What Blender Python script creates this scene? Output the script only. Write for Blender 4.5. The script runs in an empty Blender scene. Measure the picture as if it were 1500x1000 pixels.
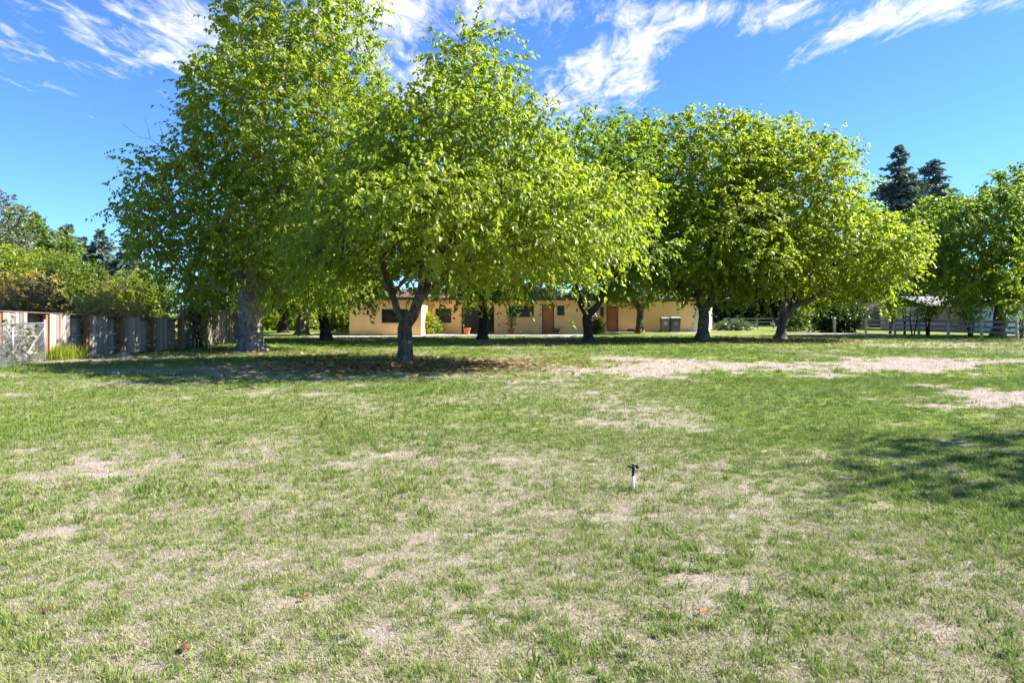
import bpy, math, random
import numpy as np
from mathutils import Vector

# ------------------------------------------------------------------ camera, sky, sun, exposure
SC = bpy.context.scene
COL = SC.collection
R = math.radians
EYE = 1.5
SUN_EL, SUN_AZ = R(39), R(84)            # azimuth clockwise from +Y

cam = bpy.data.cameras.new('camera')
cam.lens = 24; cam.sensor_width = 36; cam.clip_start = 0.05; cam.clip_end = 3000
cam.shift_y = -40 / 1500
cam_o = bpy.data.objects.new('camera', cam); COL.objects.link(cam_o)
cam_o.location = (0, 0, EYE); cam_o.rotation_euler = (R(90), 0, 0)
SC.camera = cam_o

SC.view_settings.view_transform = 'Standard'
SC.view_settings.look = 'None'
SC.view_settings.gamma = 1.0
SC.view_settings.exposure = 2.0
try: SC.view_settings.use_curve_mapping = False
except Exception: pass
SC.render.engine = 'CYCLES'
SC.cycles.max_bounces = 10
SC.cycles.diffuse_bounces = 7
SC.cycles.transmission_bounces = 6
SC.cycles.transparent_max_bounces = 8
try: SC.cycles.use_denoising = True
except Exception: pass

sun = bpy.data.lights.new('sun', 'SUN'); sun.energy = 4.2; sun.angle = R(0.5); sun.color = (1.0, 0.95, 0.86)
sun_o = bpy.data.objects.new('sun', sun); COL.objects.link(sun_o)
SUN_DIR = Vector((math.cos(SUN_EL) * math.sin(SUN_AZ), math.cos(SUN_EL) * math.cos(SUN_AZ), math.sin(SUN_EL)))
sun_o.rotation_euler = SUN_DIR.to_track_quat('Z', 'Y').to_euler()
sun_o.location = (40, 20, 60)

world = bpy.data.worlds.new('World'); SC.world = world; world.use_nodes = True
def build_world():
    nt = world.node_tree; N = nt.nodes; L = nt.links
    N.clear()
    out = N.new('ShaderNodeOutputWorld'); bg = N.new('ShaderNodeBackground'); bg.inputs['Strength'].default_value = 0.071
    sky = N.new('ShaderNodeTexSky'); sky.sky_type = 'NISHITA'; sky.sun_disc = False
    sky.sun_elevation = SUN_EL; sky.sun_rotation = SUN_AZ
    sky.air_density = 1.0; sky.dust_density = 0.0; sky.ozone_density = 3.5; sky.altitude = 1500
    hsv = N.new('ShaderNodeHueSaturation'); hsv.inputs['Saturation'].default_value = 1.0
    tint = N.new('ShaderNodeMix'); tint.data_type = 'RGBA'; tint.blend_type = 'MULTIPLY'; tint.inputs['Factor'].default_value = 1
    tint.inputs['B'].default_value = (.46, .695, 1.0, 1); L.new(sky.outputs[0], tint.inputs['A'])
    L.new(tint.outputs['Result'], hsv.inputs['Color'])
    tc = N.new('ShaderNodeTexCoord'); sep = N.new('ShaderNodeSeparateXYZ'); L.new(tc.outputs['Generated'], sep.inputs[0])
    def m(op, a, b=None):
        n = N.new('ShaderNodeMath'); n.operation = op
        for i, v in enumerate((a, b)):
            if v is None: continue
            if isinstance(v, (int, float)): n.inputs[i].default_value = v
            else: L.new(v, n.inputs[i])
        return n.outputs[0]
    zc = m('MAXIMUM', sep.outputs['Z'], 0.03)
    u = m('DIVIDE', sep.outputs['X'], zc); v = m('DIVIDE', sep.outputs['Y'], zc)
    comb = N.new('ShaderNodeCombineXYZ'); L.new(u, comb.inputs[0]); L.new(v, comb.inputs[1])
    def noise(scale, sx, sy, rot, detail, rough, dist):
        mp = N.new('ShaderNodeMapping'); mp.inputs['Scale'].default_value = (sx, sy, 1); mp.inputs['Rotation'].default_value = (0, 0, rot)
        L.new(comb.outputs[0], mp.inputs[0])
        t = N.new('ShaderNodeTexNoise'); t.noise_dimensions = '2D'
        t.inputs['Scale'].default_value = scale; t.inputs['Detail'].default_value = detail
        t.inputs['Roughness'].default_value = rough; t.inputs['Distortion'].default_value = dist
        L.new(mp.outputs[0], t.inputs['Vector']); return t.outputs[0]
    n1 = noise(1.0, 6.4, 2.9, 0.30, 10, 0.62, 0.45)
    n2 = noise(1.0, 17.0, 6.5, -0.15, 9, 0.70, 0.6)
    n3 = noise(1.0, 1.2, 0.9, 0.0, 4, 0.5, 0.2)
    blobs = [(-1.68, 2.55, .42, .5, .25), (-1.2, 2.25, .30, .5, .27), (-1.05, 2.9, .25, .5, .27), (-1.35, 2.9, .2, .4, .22), (-2.1, 2.35, .3, .3, .22), (-2.3, 3.2, .5, .6, .12),
             (-.40, 2.25, .36, .36, .48), (-.45, 3.1, .28, .5, .44), (-.85, 2.4, .3, .4, .20), (-.1, 3.3, .3, .5, .25),
             (.34, 2.65, .16, .40, .42), (.52, 2.9, .14, .35, .38), (.30, 3.5, .20, .45, .36), (.55, 2.5, .12, .2, .40), (.18, 3.0, .14, .5, .2),
             (.03, 2.2, .22, .16, .40), (.56, 2.25, .26, .12, .36), (.62, 3.2, .14, .3, .28),
             (.90, 2.27, .15, .20, .46), (1.26, 2.35, .20, .16, .55), (1.40, 2.17, .24, .12, .45), (1.12, 2.66, .10, .17, .40), (1.16, 2.46, .04, .06, .34)]
    tot = m('MULTIPLY', n3, 0.05)
    for (bu, bv, su, sv, amp) in blobs:
        s = N.new('ShaderNodeVectorMath'); s.operation = 'SUBTRACT'; L.new(comb.outputs[0], s.inputs[0]); s.inputs[1].default_value = (bu, bv, 0)
        k = N.new('ShaderNodeVectorMath'); k.operation = 'MULTIPLY'; L.new(s.outputs[0], k.inputs[0]); k.inputs[1].default_value = (1 / su, 1 / sv, 0)
        d = N.new('ShaderNodeVectorMath'); d.operation = 'DOT_PRODUCT'; L.new(k.outputs[0], d.inputs[0]); L.new(k.outputs[0], d.inputs[1])
        g = m('EXPONENT', m('MULTIPLY', d.outputs['Value'], -1.0))
        tot = m('ADD', tot, m('MULTIPLY', g, amp))
    # the same thin cirrus goes on overhead and behind
    ov = N.new('ShaderNodeMapRange'); ov.inputs['From Min'].default_value = 2.2; ov.inputs['From Max'].default_value = 1.2
    ov.inputs['To Min'].default_value = 0; ov.inputs['To Max'].default_value = 0.26; L.new(v, ov.inputs['Value'])
    tot = m('ADD', tot, m('MULTIPLY', ov.outputs[0], n3))
    f = m('ADD', m('MULTIPLY', n1, 1.05), m('MULTIPLY', n2, 0.62))
    dens = m('ADD', m('SUBTRACT', f, 1.09), tot)
    mr = N.new('ShaderNodeMapRange'); mr.interpolation_type = 'SMOOTHSTEP'
    mr.inputs['From Min'].default_value = 0.0; mr.inputs['From Max'].default_value = 0.50; L.new(dens, mr.inputs['Value'])
    up = N.new('ShaderNodeMapRange'); up.inputs['From Min'].default_value = 0.04; up.inputs['From Max'].default_value = 0.2; L.new(sep.outputs['Z'], up.inputs['Value'])
    a = m('MULTIPLY', m('MULTIPLY', mr.outputs[0], up.outputs[0]), 0.95)
    mix = N.new('ShaderNodeMix'); mix.data_type = 'RGBA'
    L.new(a, mix.inputs['Factor']); L.new(hsv.outputs[0], mix.inputs['A']); mix.inputs['B'].default_value = (4.3, 4.3, 4.4, 1)
    L.new(mix.outputs['Result'], bg.inputs['Color']); L.new(bg.outputs[0], out.inputs[0])
build_world()

# ------------------------------------------------------------------ helpers
rng = np.random.default_rng(11)
random.seed(5)

def wx(px, Y): return (px - 750) / 1000 * Y
def wz(py, Y): return EYE - (py - 460) / 1000 * Y

def tag(o, label=None, cat=None, group=None, kind=None):
    if label: o['label'] = label
    if cat: o['category'] = cat
    if group: o['group'] = group
    if kind: o['kind'] = kind
    return o

def empty(name, loc, label=None, cat=None, group=None, rz=0):
    o = bpy.data.objects.new(name, None); COL.objects.link(o)
    o.empty_display_size = 0.3; o.location = loc; o.rotation_euler = (0, 0, rz)
    return tag(o, label, cat, group)

def link(name, me, mat, parent=None, smooth=False):
    if mat is not None and not me.materials: me.materials.append(mat)
    o = bpy.data.objects.new(name, me); COL.objects.link(o)
    if parent is not None: o.parent = parent
    return o

class MB:
    """collects shapes for ONE mesh object"""
    def __init__(s): s.v = []; s.f = []; s.sm = []
    def add(s, vs, fs, smooth=False):
        b = len(s.v); s.v += [tuple(p) for p in vs]; s.f += [tuple(i + b for i in q) for q in fs]; s.sm += [smooth] * len(fs)
    def box(s, x0, x1, y0, y1, z0, z1):
        s.add([(x0, y0, z0), (x1, y0, z0), (x1, y1, z0), (x0, y1, z0), (x0, y0, z1), (x1, y0, z1), (x1, y1, z1), (x0, y1, z1)],
              [(0, 3, 2, 1), (4, 5, 6, 7), (0, 1, 5, 4), (1, 2, 6, 5), (2, 3, 7, 6), (3, 0, 4, 7)])
    def obox(s, p, d, n, w0, w1, t0, t1, z0, z1):
        """box in a frame: p origin, d along, n across"""
        c = []
        for z in (z0, z1):
            for (a, b) in ((w0, t0), (w1, t0), (w1, t1), (w0, t1)):
                c.append((p[0] + d[0] * a + n[0] * b, p[1] + d[1] * a + n[1] * b, z))
        s.add(c, [(0, 3, 2, 1), (4, 5, 6, 7), (0, 1, 5, 4), (1, 2, 6, 5), (2, 3, 7, 6), (3, 0, 4, 7)])
    def tube(s, pts, rad, n=8, cap=True, smooth=True, lobes=None):
        pts = [np.array(p, float) for p in pts]
        if isinstance(rad, (int, float)): rad = [rad] * len(pts)
        b = []; ref = None
        for i, p in enumerate(pts):
            t = pts[min(i + 1, len(pts) - 1)] - pts[max(i - 1, 0)]
            t /= (np.linalg.norm(t) + 1e-9)
            if ref is None:
                ref = np.array((1., 0, 0)) if abs(t[0]) < .8 else np.array((0, 1., 0))
            ref = ref - t * ref.dot(t); ref /= (np.linalg.norm(ref) + 1e-9)
            q = np.cross(t, ref)
            for k in range(n):
                a = 2 * math.pi * k / n
                r = rad[i] * (lobes(i, a, p) if lobes else 1.0)
                b.append(p + (ref * math.cos(a) + q * math.sin(a)) * r)
        fs = []
        for i in range(len(pts) - 1):
            for k in range(n):
                k2 = (k + 1) % n
                fs.append((i * n + k, i * n + k2, (i + 1) * n + k2, (i + 1) * n + k))
        if cap:
            fs.append(tuple(range(n - 1, -1, -1))); fs.append(tuple((len(pts) - 1) * n + k for k in range(n)))
        s.add(b, fs, smooth)
    def lathe(s, c, prof, n=20, smooth=True):
        vs = []; fs = []
        for (r, z) in prof:
            for k in range(n):
                a = 2 * math.pi * k / n; vs.append((c[0] + r * math.cos(a), c[1] + r * math.sin(a), c[2] + z))
        for i in range(len(prof) - 1):
            for k in range(n):
                k2 = (k + 1) % n; fs.append((i * n + k, i * n + k2, (i + 1) * n + k2, (i + 1) * n + k))
        fs.append(tuple((len(prof) - 1) * n + k for k in range(n)))
        s.add(vs, fs, smooth)
    def mesh(s, name):
        me = bpy.data.meshes.new(name); me.from_pydata(s.v, [], s.f); me.polygons.foreach_set('use_smooth', s.sm); me.update(); return me
    def build(s, name, mat, parent=None, loc=None, bevel=0):
        o = link(name, s.mesh(name), mat, parent)
        if loc is not None: o.location = loc
        if bevel:
            b = o.modifiers.new('bevel', 'BEVEL'); b.width = bevel; b.segments = 2; b.limit_method = 'ANGLE'
        return o

def np_mesh(name, verts, tris, var=None, smooth=False):
    """fast triangle mesh from numpy; var = per-face float attribute"""
    me = bpy.data.meshes.new(name)
    nv, nf = len(verts), len(tris)
    me.vertices.add(nv); me.vertices.foreach_set('co', np.ascontiguousarray(verts, dtype=np.float32).ravel())
    me.loops.add(nf * 3); me.loops.foreach_set('vertex_index', np.ascontiguousarray(tris, dtype=np.int32).ravel())
    me.polygons.add(nf); me.polygons.foreach_set('loop_start', np.arange(0, nf * 3, 3, dtype=np.int32))
    me.polygons.foreach_set('use_smooth', np.full(nf, smooth, dtype=bool))
    if var is not None:
        at = me.attributes.new('leafvar', 'FLOAT', 'FACE'); at.data.foreach_set('value', np.ascontiguousarray(var, dtype=np.float32))
    me.update(calc_edges=True); me.validate()
    return me

def unit(a): return a / (np.linalg.norm(a, axis=-1, keepdims=True) + 1e-9)

# value noise on arrays
_perm = np.random.default_rng(3).random((256, 256))
def vnoise(x, y):
    xi = np.floor(x).astype(int); yi = np.floor(y).astype(int); fx = x - xi; fy = y - yi
    fx = fx * fx * (3 - 2 * fx); fy = fy * fy * (3 - 2 * fy)
    g = lambda a, b: _perm[a % 256, b % 256]
    return (g(xi, yi) * (1 - fx) + g(xi + 1, yi) * fx) * (1 - fy) + (g(xi, yi + 1) * (1 - fx) + g(xi + 1, yi + 1) * fx) * fy
def fbm(x, y, o=4):
    s = 0; a = .5; t = 0
    for i in range(o):
        s = s + a * vnoise(x * 2 ** i + 17.3 * i, y * 2 ** i + 9.1 * i); t += a; a *= .5
    return s / t

# ------------------------------------------------------------------ materials
def mat(name, build):
    m = bpy.data.materials.new(name); m.use_nodes = True
    nt = m.node_tree; nt.nodes.clear()
    out = nt.nodes.new('ShaderNodeOutputMaterial')
    class G: pass
    g = G(); g.nt = nt; g.N = nt.nodes; g.L = nt.links; g.out = out
    def math_(op, a, b=None, clamp=False):
        n = g.N.new('ShaderNodeMath'); n.operation = op; n.use_clamp = clamp
        for i, v in enumerate((a, b)):
            if v is None: continue
            if isinstance(v, (int, float)): n.inputs[i].default_value = v
            else: g.L.new(v, n.inputs[i])
        return n.outputs[0]
    g.math = math_
    def mixc(f, a, b):
        n = g.N.new('ShaderNodeMix'); n.data_type = 'RGBA'
        for k, v in (('Factor', f), ('A', a), ('B', b)):
            if isinstance(v, (int, float)): n.inputs[k].default_value = v
            elif isinstance(v, tuple): n.inputs[k].default_value = (*v, 1)
            else: g.L.new(v, n.inputs[k])
        return n.outputs['Result']
    g.mixc = mixc
    def noise(scale, detail=4, rough=.55, dist=0, vec=None, stretch=None, coord='Object'):
        t = g.N.new('ShaderNodeTexNoise'); t.inputs['Scale'].default_value = scale; t.inputs['Detail'].default_value = detail
        t.inputs['Roughness'].default_value = rough; t.inputs['Distortion'].default_value = dist
        tc = g.N.new('ShaderNodeTexCoord'); v = tc.outputs[coord]
        if stretch:
            mp = g.N.new('ShaderNodeMapping'); mp.inputs['Scale'].default_value = stretch; g.L.new(v, mp.inputs[0]); v = mp.outputs[0]
        g.L.new(v, t.inputs['Vector']); return t.outputs[0]
    g.noise = noise
    def ramp(v, a, b, smooth=True):
        n = g.N.new('ShaderNodeMapRange'); n.inputs['From Min'].default_value = a; n.inputs['From Max'].default_value = b
        if smooth: n.interpolation_type = 'SMOOTHSTEP'
        g.L.new(v, n.inputs['Value']); return n.outputs[0]
    g.ramp = ramp
    def attr(name, typ='GEOMETRY'):
        n = g.N.new('ShaderNodeAttribute'); n.attribute_name = name; n.attribute_type = typ; return n.outputs['Fac']
    g.attr = attr
    def bsdf(color, rough=.6, spec=.3, metal=0, bump=None, bd=.02, bs=.5):
        p = g.N.new('ShaderNodeBsdfPrincipled')
        for k, v in (('Base Color', color), ('Roughness', rough), ('Specular IOR Level', spec), ('Metallic', metal)):
            if isinstance(v, (int, float)): p.inputs[k].default_value = v
            elif isinstance(v, tuple): p.inputs[k].default_value = (*v, 1)
            else: g.L.new(v, p.inputs[k])
        if bump is not None:
            b = g.N.new('ShaderNodeBump'); b.inputs['Strength'].default_value = bs; b.inputs['Distance'].default_value = bd
            g.L.new(bump, b.inputs['Height']); g.L.new(b.outputs[0], p.inputs['Normal'])
        return p.outputs[0]
    g.bsdf = bsdf
    def rnd():
        n = g.N.new('ShaderNodeObjectInfo'); return n.outputs['Random']
    g.rnd = rnd
    build(g)
    return m

def plain(name, c, rough=.6, spec=.3, metal=0, var=.12, scale=6, bump=0.0):
    def b(g):
        n = g.noise(scale, 6, .6)
        c1 = tuple(x * (1 - var) for x in c); c2 = tuple(min(1, x * (1 + var)) for x in c)
        col = g.mixc(g.ramp(n, .3, .7), c1, c2)
        g.L.new(g.bsdf(col, rough, spec, metal, g.noise(scale * 8, 5) if bump else None, bump or .01), g.out.inputs[0])
    return mat(name, b)

def leaf_mat(name, dark, light, yellow, trans=.54, yl=.86, rough=.42, spec=.45):
    def b(g):
        v = g.attr('leafvar')
        c = g.mixc(g.ramp(v, .0, .8, False), dark, light)
        c = g.mixc(g.ramp(v, yl, 1.05, False), c, yellow)
        p = g.bsdf(c, rough, spec)
        t = g.N.new('ShaderNodeBsdfTranslucent')
        tcol = g.mixc(0.5, c, tuple(min(1, x * k) for x, k in zip(light, (2.7, 2.9, 1.1))))
        g.L.new(tcol, t.inputs['Color'])
        mx = g.N.new('ShaderNodeMixShader'); mx.inputs[0].default_value = trans
        g.L.new(p, mx.inputs[1]); g.L.new(t.outputs[0], mx.inputs[2]); g.L.new(mx.outputs[0], g.out.inputs[0])
    return mat(name, b)

M = {}
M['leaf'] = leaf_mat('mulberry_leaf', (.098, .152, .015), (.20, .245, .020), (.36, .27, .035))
M['leaf_shade'] = leaf_mat('deep_green_shaded_leaf', (.078, .135, .018), (.155, .212, .020), (.22, .21, .035), trans=.52)  # darker copy of the leaf, shade of the rear crowns put into its green
M['leaf_bush'] = leaf_mat('bush_leaf', (.05, .09, .012), (.14, .19, .025), (.30, .24, .04), trans=.35)
M['leaf_lime'] = leaf_mat('lime_leaf', (.10, .15, .015), (.24, .28, .03), (.38, .32, .05), trans=.4)
M['leaf_orange'] = leaf_mat('orange_leaf', (.21, .165, .045), (.40, .31, .09), (.44, .24, .13), trans=.35, yl=.7)
M['leaf_brown'] = leaf_mat('brown_twig_leaf', (.10, .065, .04), (.22, .15, .08), (.25, .14, .10), trans=.2, yl=.7)
M['leaf_dark'] = leaf_mat('dark_evergreen_leaf', (.018, .04, .014), (.05, .09, .025), (.08, .11, .03), trans=.2)
M['leaf_grey'] = leaf_mat('grey_green_leaf', (.06, .08, .05), (.14, .16, .10), (.2, .19, .1), trans=.3)
M['needle'] = leaf_mat('blue_green_needle', (.050, .085, .068), (.13, .175, .145), (.15, .19, .13), trans=.1, rough=.6, spec=.2)
M['needle_green'] = leaf_mat('green_needle', (.02, .045, .02), (.055, .09, .035), (.08, .10, .04), trans=.1, rough=.6, spec=.2)

def bark(name, c1, c2, c3):
    def b(g):
        n = g.noise(5, 8, .65, 1.0, stretch=(1.6, 1.6, .45))
        n2 = g.noise(22, 6, .7, .4, stretch=(1.5, 1.5, .25))
        n3 = g.noise(1.3, 4, .6)
        c = g.mixc(g.ramp(n, .32, .66), c1, c2); c = g.mixc(g.ramp(n3, .5, .68), c, c3)
        c = g.mixc(g.ramp(n2, .52, .38), c, tuple(x * .35 for x in c1))
        h = g.math('ADD', n, g.math('MULTIPLY', n2, .6))
        g.L.new(g.bsdf(c, .9, .15, 0, h, .07, .9), g.out.inputs[0])
    return mat(name, b)
M['bark'] = bark('tree_bark', (.09, .066, .05), (.21, .165, .135), (.27, .235, .205))
M['bark_grey'] = bark('pale_old_bark', (.15, .125, .10), (.34, .30, .26), (.42, .38, .34))
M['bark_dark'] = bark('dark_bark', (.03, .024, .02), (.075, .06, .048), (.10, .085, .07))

def _stucco(c):
    def b(g):
        n = g.noise(.7, 5, .6); n2 = g.noise(90, 3, .6)
        col = g.mixc(g.ramp(n, .35, .7), tuple(x * .93 for x in c), tuple(x * 1.05 for x in c))
        tc = g.N.new('ShaderNodeTexCoord'); s = g.N.new('ShaderNodeSeparateXYZ'); g.L.new(tc.outputs['Object'], s.inputs[0])
        st = g.ramp(g.math('ADD', s.outputs['Z'], g.math('MULTIPLY', g.noise(3, 4), .25)), .32, .12)   # splash dirt along the foot
        col = g.mixc(g.math('MULTIPLY', st, .45), col, (.30, .21, .13))
        g.L.new(g.bsdf(col, .92, .1, 0, n2, .006, .5), g.out.inputs[0])
    return b
M['stucco'] = mat('ochre_stucco', _stucco((.91, .60, .285)))
M['stucco_sunlit'] = mat('sunlit_stucco', _stucco((.80, .68, .50)))  # paler copy of the wall stucco, sunlight put into its colour
M['door'] = plain('terracotta_door_paint', (.42, .155, .06), .5, .35, 0, .08, 3)
M['frame'] = plain('bronze_frame', (.030, .024, .020), .45, .4)
M['glass'] = mat('dark_window_glass', lambda g: g.L.new(g.bsdf(g.mixc(g.ramp(g.noise(1.2, 3), .35, .65), (.012, .010, .009), (.035, .028, .022)), 0.12, .28), g.out.inputs[0]))
M['roof'] = plain('brown_shingle', (.14, .09, .07), .9, .15, 0, .3, 5, .02)
M['fascia'] = plain('dark_brown_fascia', (.10, .06, .04), .7)
M['concrete'] = plain('patio_concrete', (.52, .47, .41), .9, .2, 0, .15, 2, .004)
M['terracotta'] = plain('terracotta', (.42, .15, .075), .85, .15, 0, .18, 9)
M['terracotta_dark'] = plain('weathered_terracotta', (.20, .09, .055), .85, .15, 0, .2, 9)
M['soil'] = plain('potting_soil', (.05, .035, .025), 1, .05, 0, .3, 20, .01)
M['bin_grey'] = plain('grey_plastic', (.15, .15, .16), .55, .35)
M['bin_green'] = plain('dark_green_plastic', (.05, .065, .055), .5, .35)
M['bin_lid'] = plain('pale_grey_lid', (.36, .37, .37), .5, .35)
M['black'] = plain('black_plastic', (.014, .014, .015), .45, .4)
M['white_pvc'] = plain('white_pvc', (.78, .78, .77), .35, .4, 0, .04)
M['galv'] = plain('galvanised_steel', (.42, .43, .44), .42, .5, .75, .15, 14)
M['white_paint'] = plain('white_paint_worn', (.44, .43, .41), .75, .2, 0, .12, 8)
M['rock'] = plain('grey_rock', (.20, .18, .165), .9, .2, 0, .3, 7, .03)

def _wood(c1, c2, c3, vary=.35):
    def b(g):
        n = g.noise(6, 7, .65, .6, stretch=(6, 6, .35)); n2 = g.noise(1.4, 5, .6)
        c = g.mixc(g.ramp(n, .3, .7), c1, c2); c = g.mixc(g.math('MULTIPLY', g.ramp(n2, .52, .72), .6), c, c3)
        k = g.math('ADD', 1 - vary / 2, g.math('MULTIPLY', g.rnd(), vary))
        mm = g.N.new('ShaderNodeVectorMath'); mm.operation = 'SCALE'; g.L.new(c, mm.inputs[0]); g.L.new(k, mm.inputs['Scale'])
        g.L.new(g.bsdf(mm.outputs[0], .88, .15, 0, n, .006, .6), g.out.inputs[0])
    return b
M['grey_wood'] = mat('weathered_grey_board', _wood((.19, .155, .132), (.385, .325, .285), (.125, .10, .083), .7))
M['red_wood'] = mat('rusty_brown_post', _wood((.18, .075, .04), (.33, .15, .085), (.11, .05, .03)))
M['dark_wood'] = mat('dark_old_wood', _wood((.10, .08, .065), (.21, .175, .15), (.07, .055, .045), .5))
M['rail_wood'] = mat('grey_rail_wood', _wood((.20, .17, .14), (.36, .32, .27), (.14, .12, .10), .3))

# ------------------------------------------------------------------ ground and lawn
def blob(x, y, cx, cy, rx, ry, rot=0):
    c, s = math.cos(rot), math.sin(rot); dx, dy = x - cx, y - cy
    return np.exp(-(((dx * c + dy * s) / rx) ** 2 + ((-dx * s + dy * c) / ry) ** 2))

def fields(x, y):
    """bare = how much soil shows, dry = how straw-coloured the turf is, lit = leaf litter"""
    n1 = fbm(x * .55 + 3, y * .55 + 8, 4); n2 = fbm(x * 1.9 + 40, y * 1.9 + 11, 4); n3 = fbm(x * .12 + 7, y * .12 + 2, 3)
    wob = (n1 - .5) * 1.1 + (n2 - .5) * .9
    p = 1.9 * blob(x, y, 8.2, 19.6, 5.6, 2.4, .12) + .9 * blob(x, y, 4.8, 22.5, 2.2, 1.6, -.1) + 1.3 * blob(x, y, 12.0, 21.2, 3.4, 1.6, .12) + 1.2 * blob(x, y, 10.2, 12.3, 2.6, 1.2, .2) \
        + .7 * blob(x, y, 8.3, 14.4, 2.0, .6) + .38 * blob(x, y, 2.2, 15.2, 3.4, 1.6) + .85 * blob(x, y, -10.3, 26.6, 2.0, 1.4) + .55 * blob(x, y, -2.2, 20.3, 3.6, 2.0) \
        + 1.0 * blob(x, y, -14.2, 22.6, 1.2, 2.6) + .7 * blob(x, y, -11.5, 23.2, 2.4, 1.0)
    near = np.clip((10.5 - y) / 7, 0, 1)
    p = p + near * (.29 + .12 * np.clip(-x / 3, -.5, 1)) + .30 * blob(x, y, -.9, 4.2, 1.6, 1.0) + .22 * blob(x, y, 1.9, 3.2, 1.0, .6)
    pm = 1.0 * np.tanh(p / 1.0); n4 = fbm(x * 3.4 + 70, y * 3.4 + 23, 4)
    wob = (n1 - .5) * 1.5 + (n2 - .5) * 1.5 + (n4 - .5) * 1.3 * (.35 + near)
    wob = wob * (1 - .28 * near)
    bare = np.clip((pm + wob - .43) * 2.4, 0, 1)
    dry = np.clip(.33 + .55 * near + (n1 - .5) * 1.3 + (n3 - .5) * 1.2 - .16 * np.clip(x / 4, -1, 1) * near + .35 * np.clip(p, 0, 1), 0, 1)
    lit = np.clip(1.5 * blob(x, y, -3.0, 19.6, 4.2, 2.6) + blob(x, y, 15, 38, 6, 4) + .9 * blob(x, y, 4, 36, 6, 4) + .6 * blob(x, y, 9, 41, 7, 4) + (n2 - .5) * 1.2 - .25, 0, 1)
    return bare, dry, lit

def relief(x, y):
    return .05 * (fbm(x * .22, y * .22, 3) - .5) + .035 * (fbm(x * 1.3 + 5, y * 1.3, 3) - .5)

def axis(lo_far, lo, hi, hi_far, step, grow=1.13):
    a = list(np.arange(lo, hi + step / 2, step)); s = step; v = a[-1]
    while v < hi_far: s *= grow; v += s; a.append(v)
    s = step; v = a[0]
    while v > lo_far: s *= grow; v -= s; a.insert(0, v)
    return np.array(a)

def build_ground():
    xs = axis(-700, -8, 8, 700, .12, 1.05); ys = axis(-300, 2.0, 13, 1500, .10, 1.035)
    X, Y = np.meshgrid(xs, ys); x = X.ravel(); y = Y.ravel()
    z = relief(x, y) * np.clip(1 - (np.abs(x) + np.abs(y - 20) - 60) / 40, 0, 1)
    nx, ny = len(xs), len(ys)
    idx = np.arange(nx * ny).reshape(ny, nx)
    a, b, c, d = idx[:-1, :-1].ravel(), idx[:-1, 1:].ravel(), idx[1:, 1:].ravel(), idx[1:, :-1].ravel()
    tris = np.concatenate([np.stack([a, b, c], 1), np.stack([a, c, d], 1)])
    me = np_mesh('ground', np.stack([x, y, z], 1), tris, smooth=True)
    for nm, val in zip(('bare', 'dry', 'litter'), fields(x, y)):
        at = me.attributes.new(nm, 'FLOAT', 'POINT'); at.data.foreach_set('value', val.astype(np.float32))
    def b(g):
        co = dict(coord='Object')
        fine = g.noise(34, 6, .72, .5, **co); mid = g.noise(7, 5, .62, .3, **co); big = g.noise(.9, 5, .6, .3, **co); vfine = g.noise(120, 4, .7, **co)
        green = g.mixc(g.ramp(fine, .3, .7), (.085, .135, .018), (.20, .25, .040))
        green = g.mixc(g.ramp(big, .42, .66), green, (.22, .26, .05))
        straw = g.mixc(g.ramp(vfine, .3, .7), (.25, .205, .155), (.43, .375, .295))
        soil = g.mixc(g.ramp(mid, .3, .7), (.29, .225, .19), (.44, .365, .325))
        soil = g.mixc(g.ramp(vfine, .62, .74), soil, (.20, .145, .11))
        jit = g.math('SUBTRACT', g.math('ADD', g.math('MULTIPLY', fine, .8), g.math('MULTIPLY', mid, .7)), .75)
        dfac = g.ramp(g.math('ADD', g.attr('dry'), g.math('MULTIPLY', jit, 2.0)), .40, .85)
        c = g.mixc(dfac, green, straw)
        bfac = g.ramp(g.math('ADD', g.attr('bare'), g.math('MULTIPLY', jit, 1.8)), .32, .80)
        c = g.mixc(bfac, c, soil)
        lfac = g.ramp(g.math('ADD', g.attr('litter'), g.math('MULTIPLY', jit, 2.0)), .4, .8)
        c = g.mixc(g.math('MULTIPLY', lfac, .85), c, g.mixc(g.ramp(vfine, .4, .65), (.07, .048, .034), (.20, .14, .09)))
        h = g.math('ADD', fine, g.math('MULTIPLY', vfine, .6))
        g.L.new(g.bsdf(c, .95, .1, 0, h, .035, .8), g.out.inputs[0])
    o = link('ground', me, mat('lawn_soil', b)); tag(o, kind='structure')
build_ground()

def blade_mat():
    def b(g):
        h = g.attr('hue', 'INSTANCER'); v = g.attr('leafvar')
        k = g.math('ADD', h, g.math('MULTIPLY', g.math('SUBTRACT', v, .5), .5))
        c = g.mixc(g.ramp(k, .05, .45, False), (.09, .165, .022), (.235, .30, .055))
        c = g.mixc(g.ramp(k, .45, .68, False), c, (.40, .36, .22))
        c = g.mixc(g.ramp(k, .72, 1.0, False), c, (.45, .395, .31))
        p = g.bsdf(c, .6, .25)
        t = g.N.new('ShaderNodeBsdfTranslucent'); g.L.new(c, t.inputs['Color'])
        mx = g.N.new('ShaderNodeMixShader'); mx.inputs[0].default_value = .35
        g.L.new(p, mx.inputs[1]); g.L.new(t.outputs[0], mx.inputs[2]); g.L.new(mx.outputs[0], g.out.inputs[0])
    return mat('grass_blade', b)
M['blade'] = blade_mat()

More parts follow.
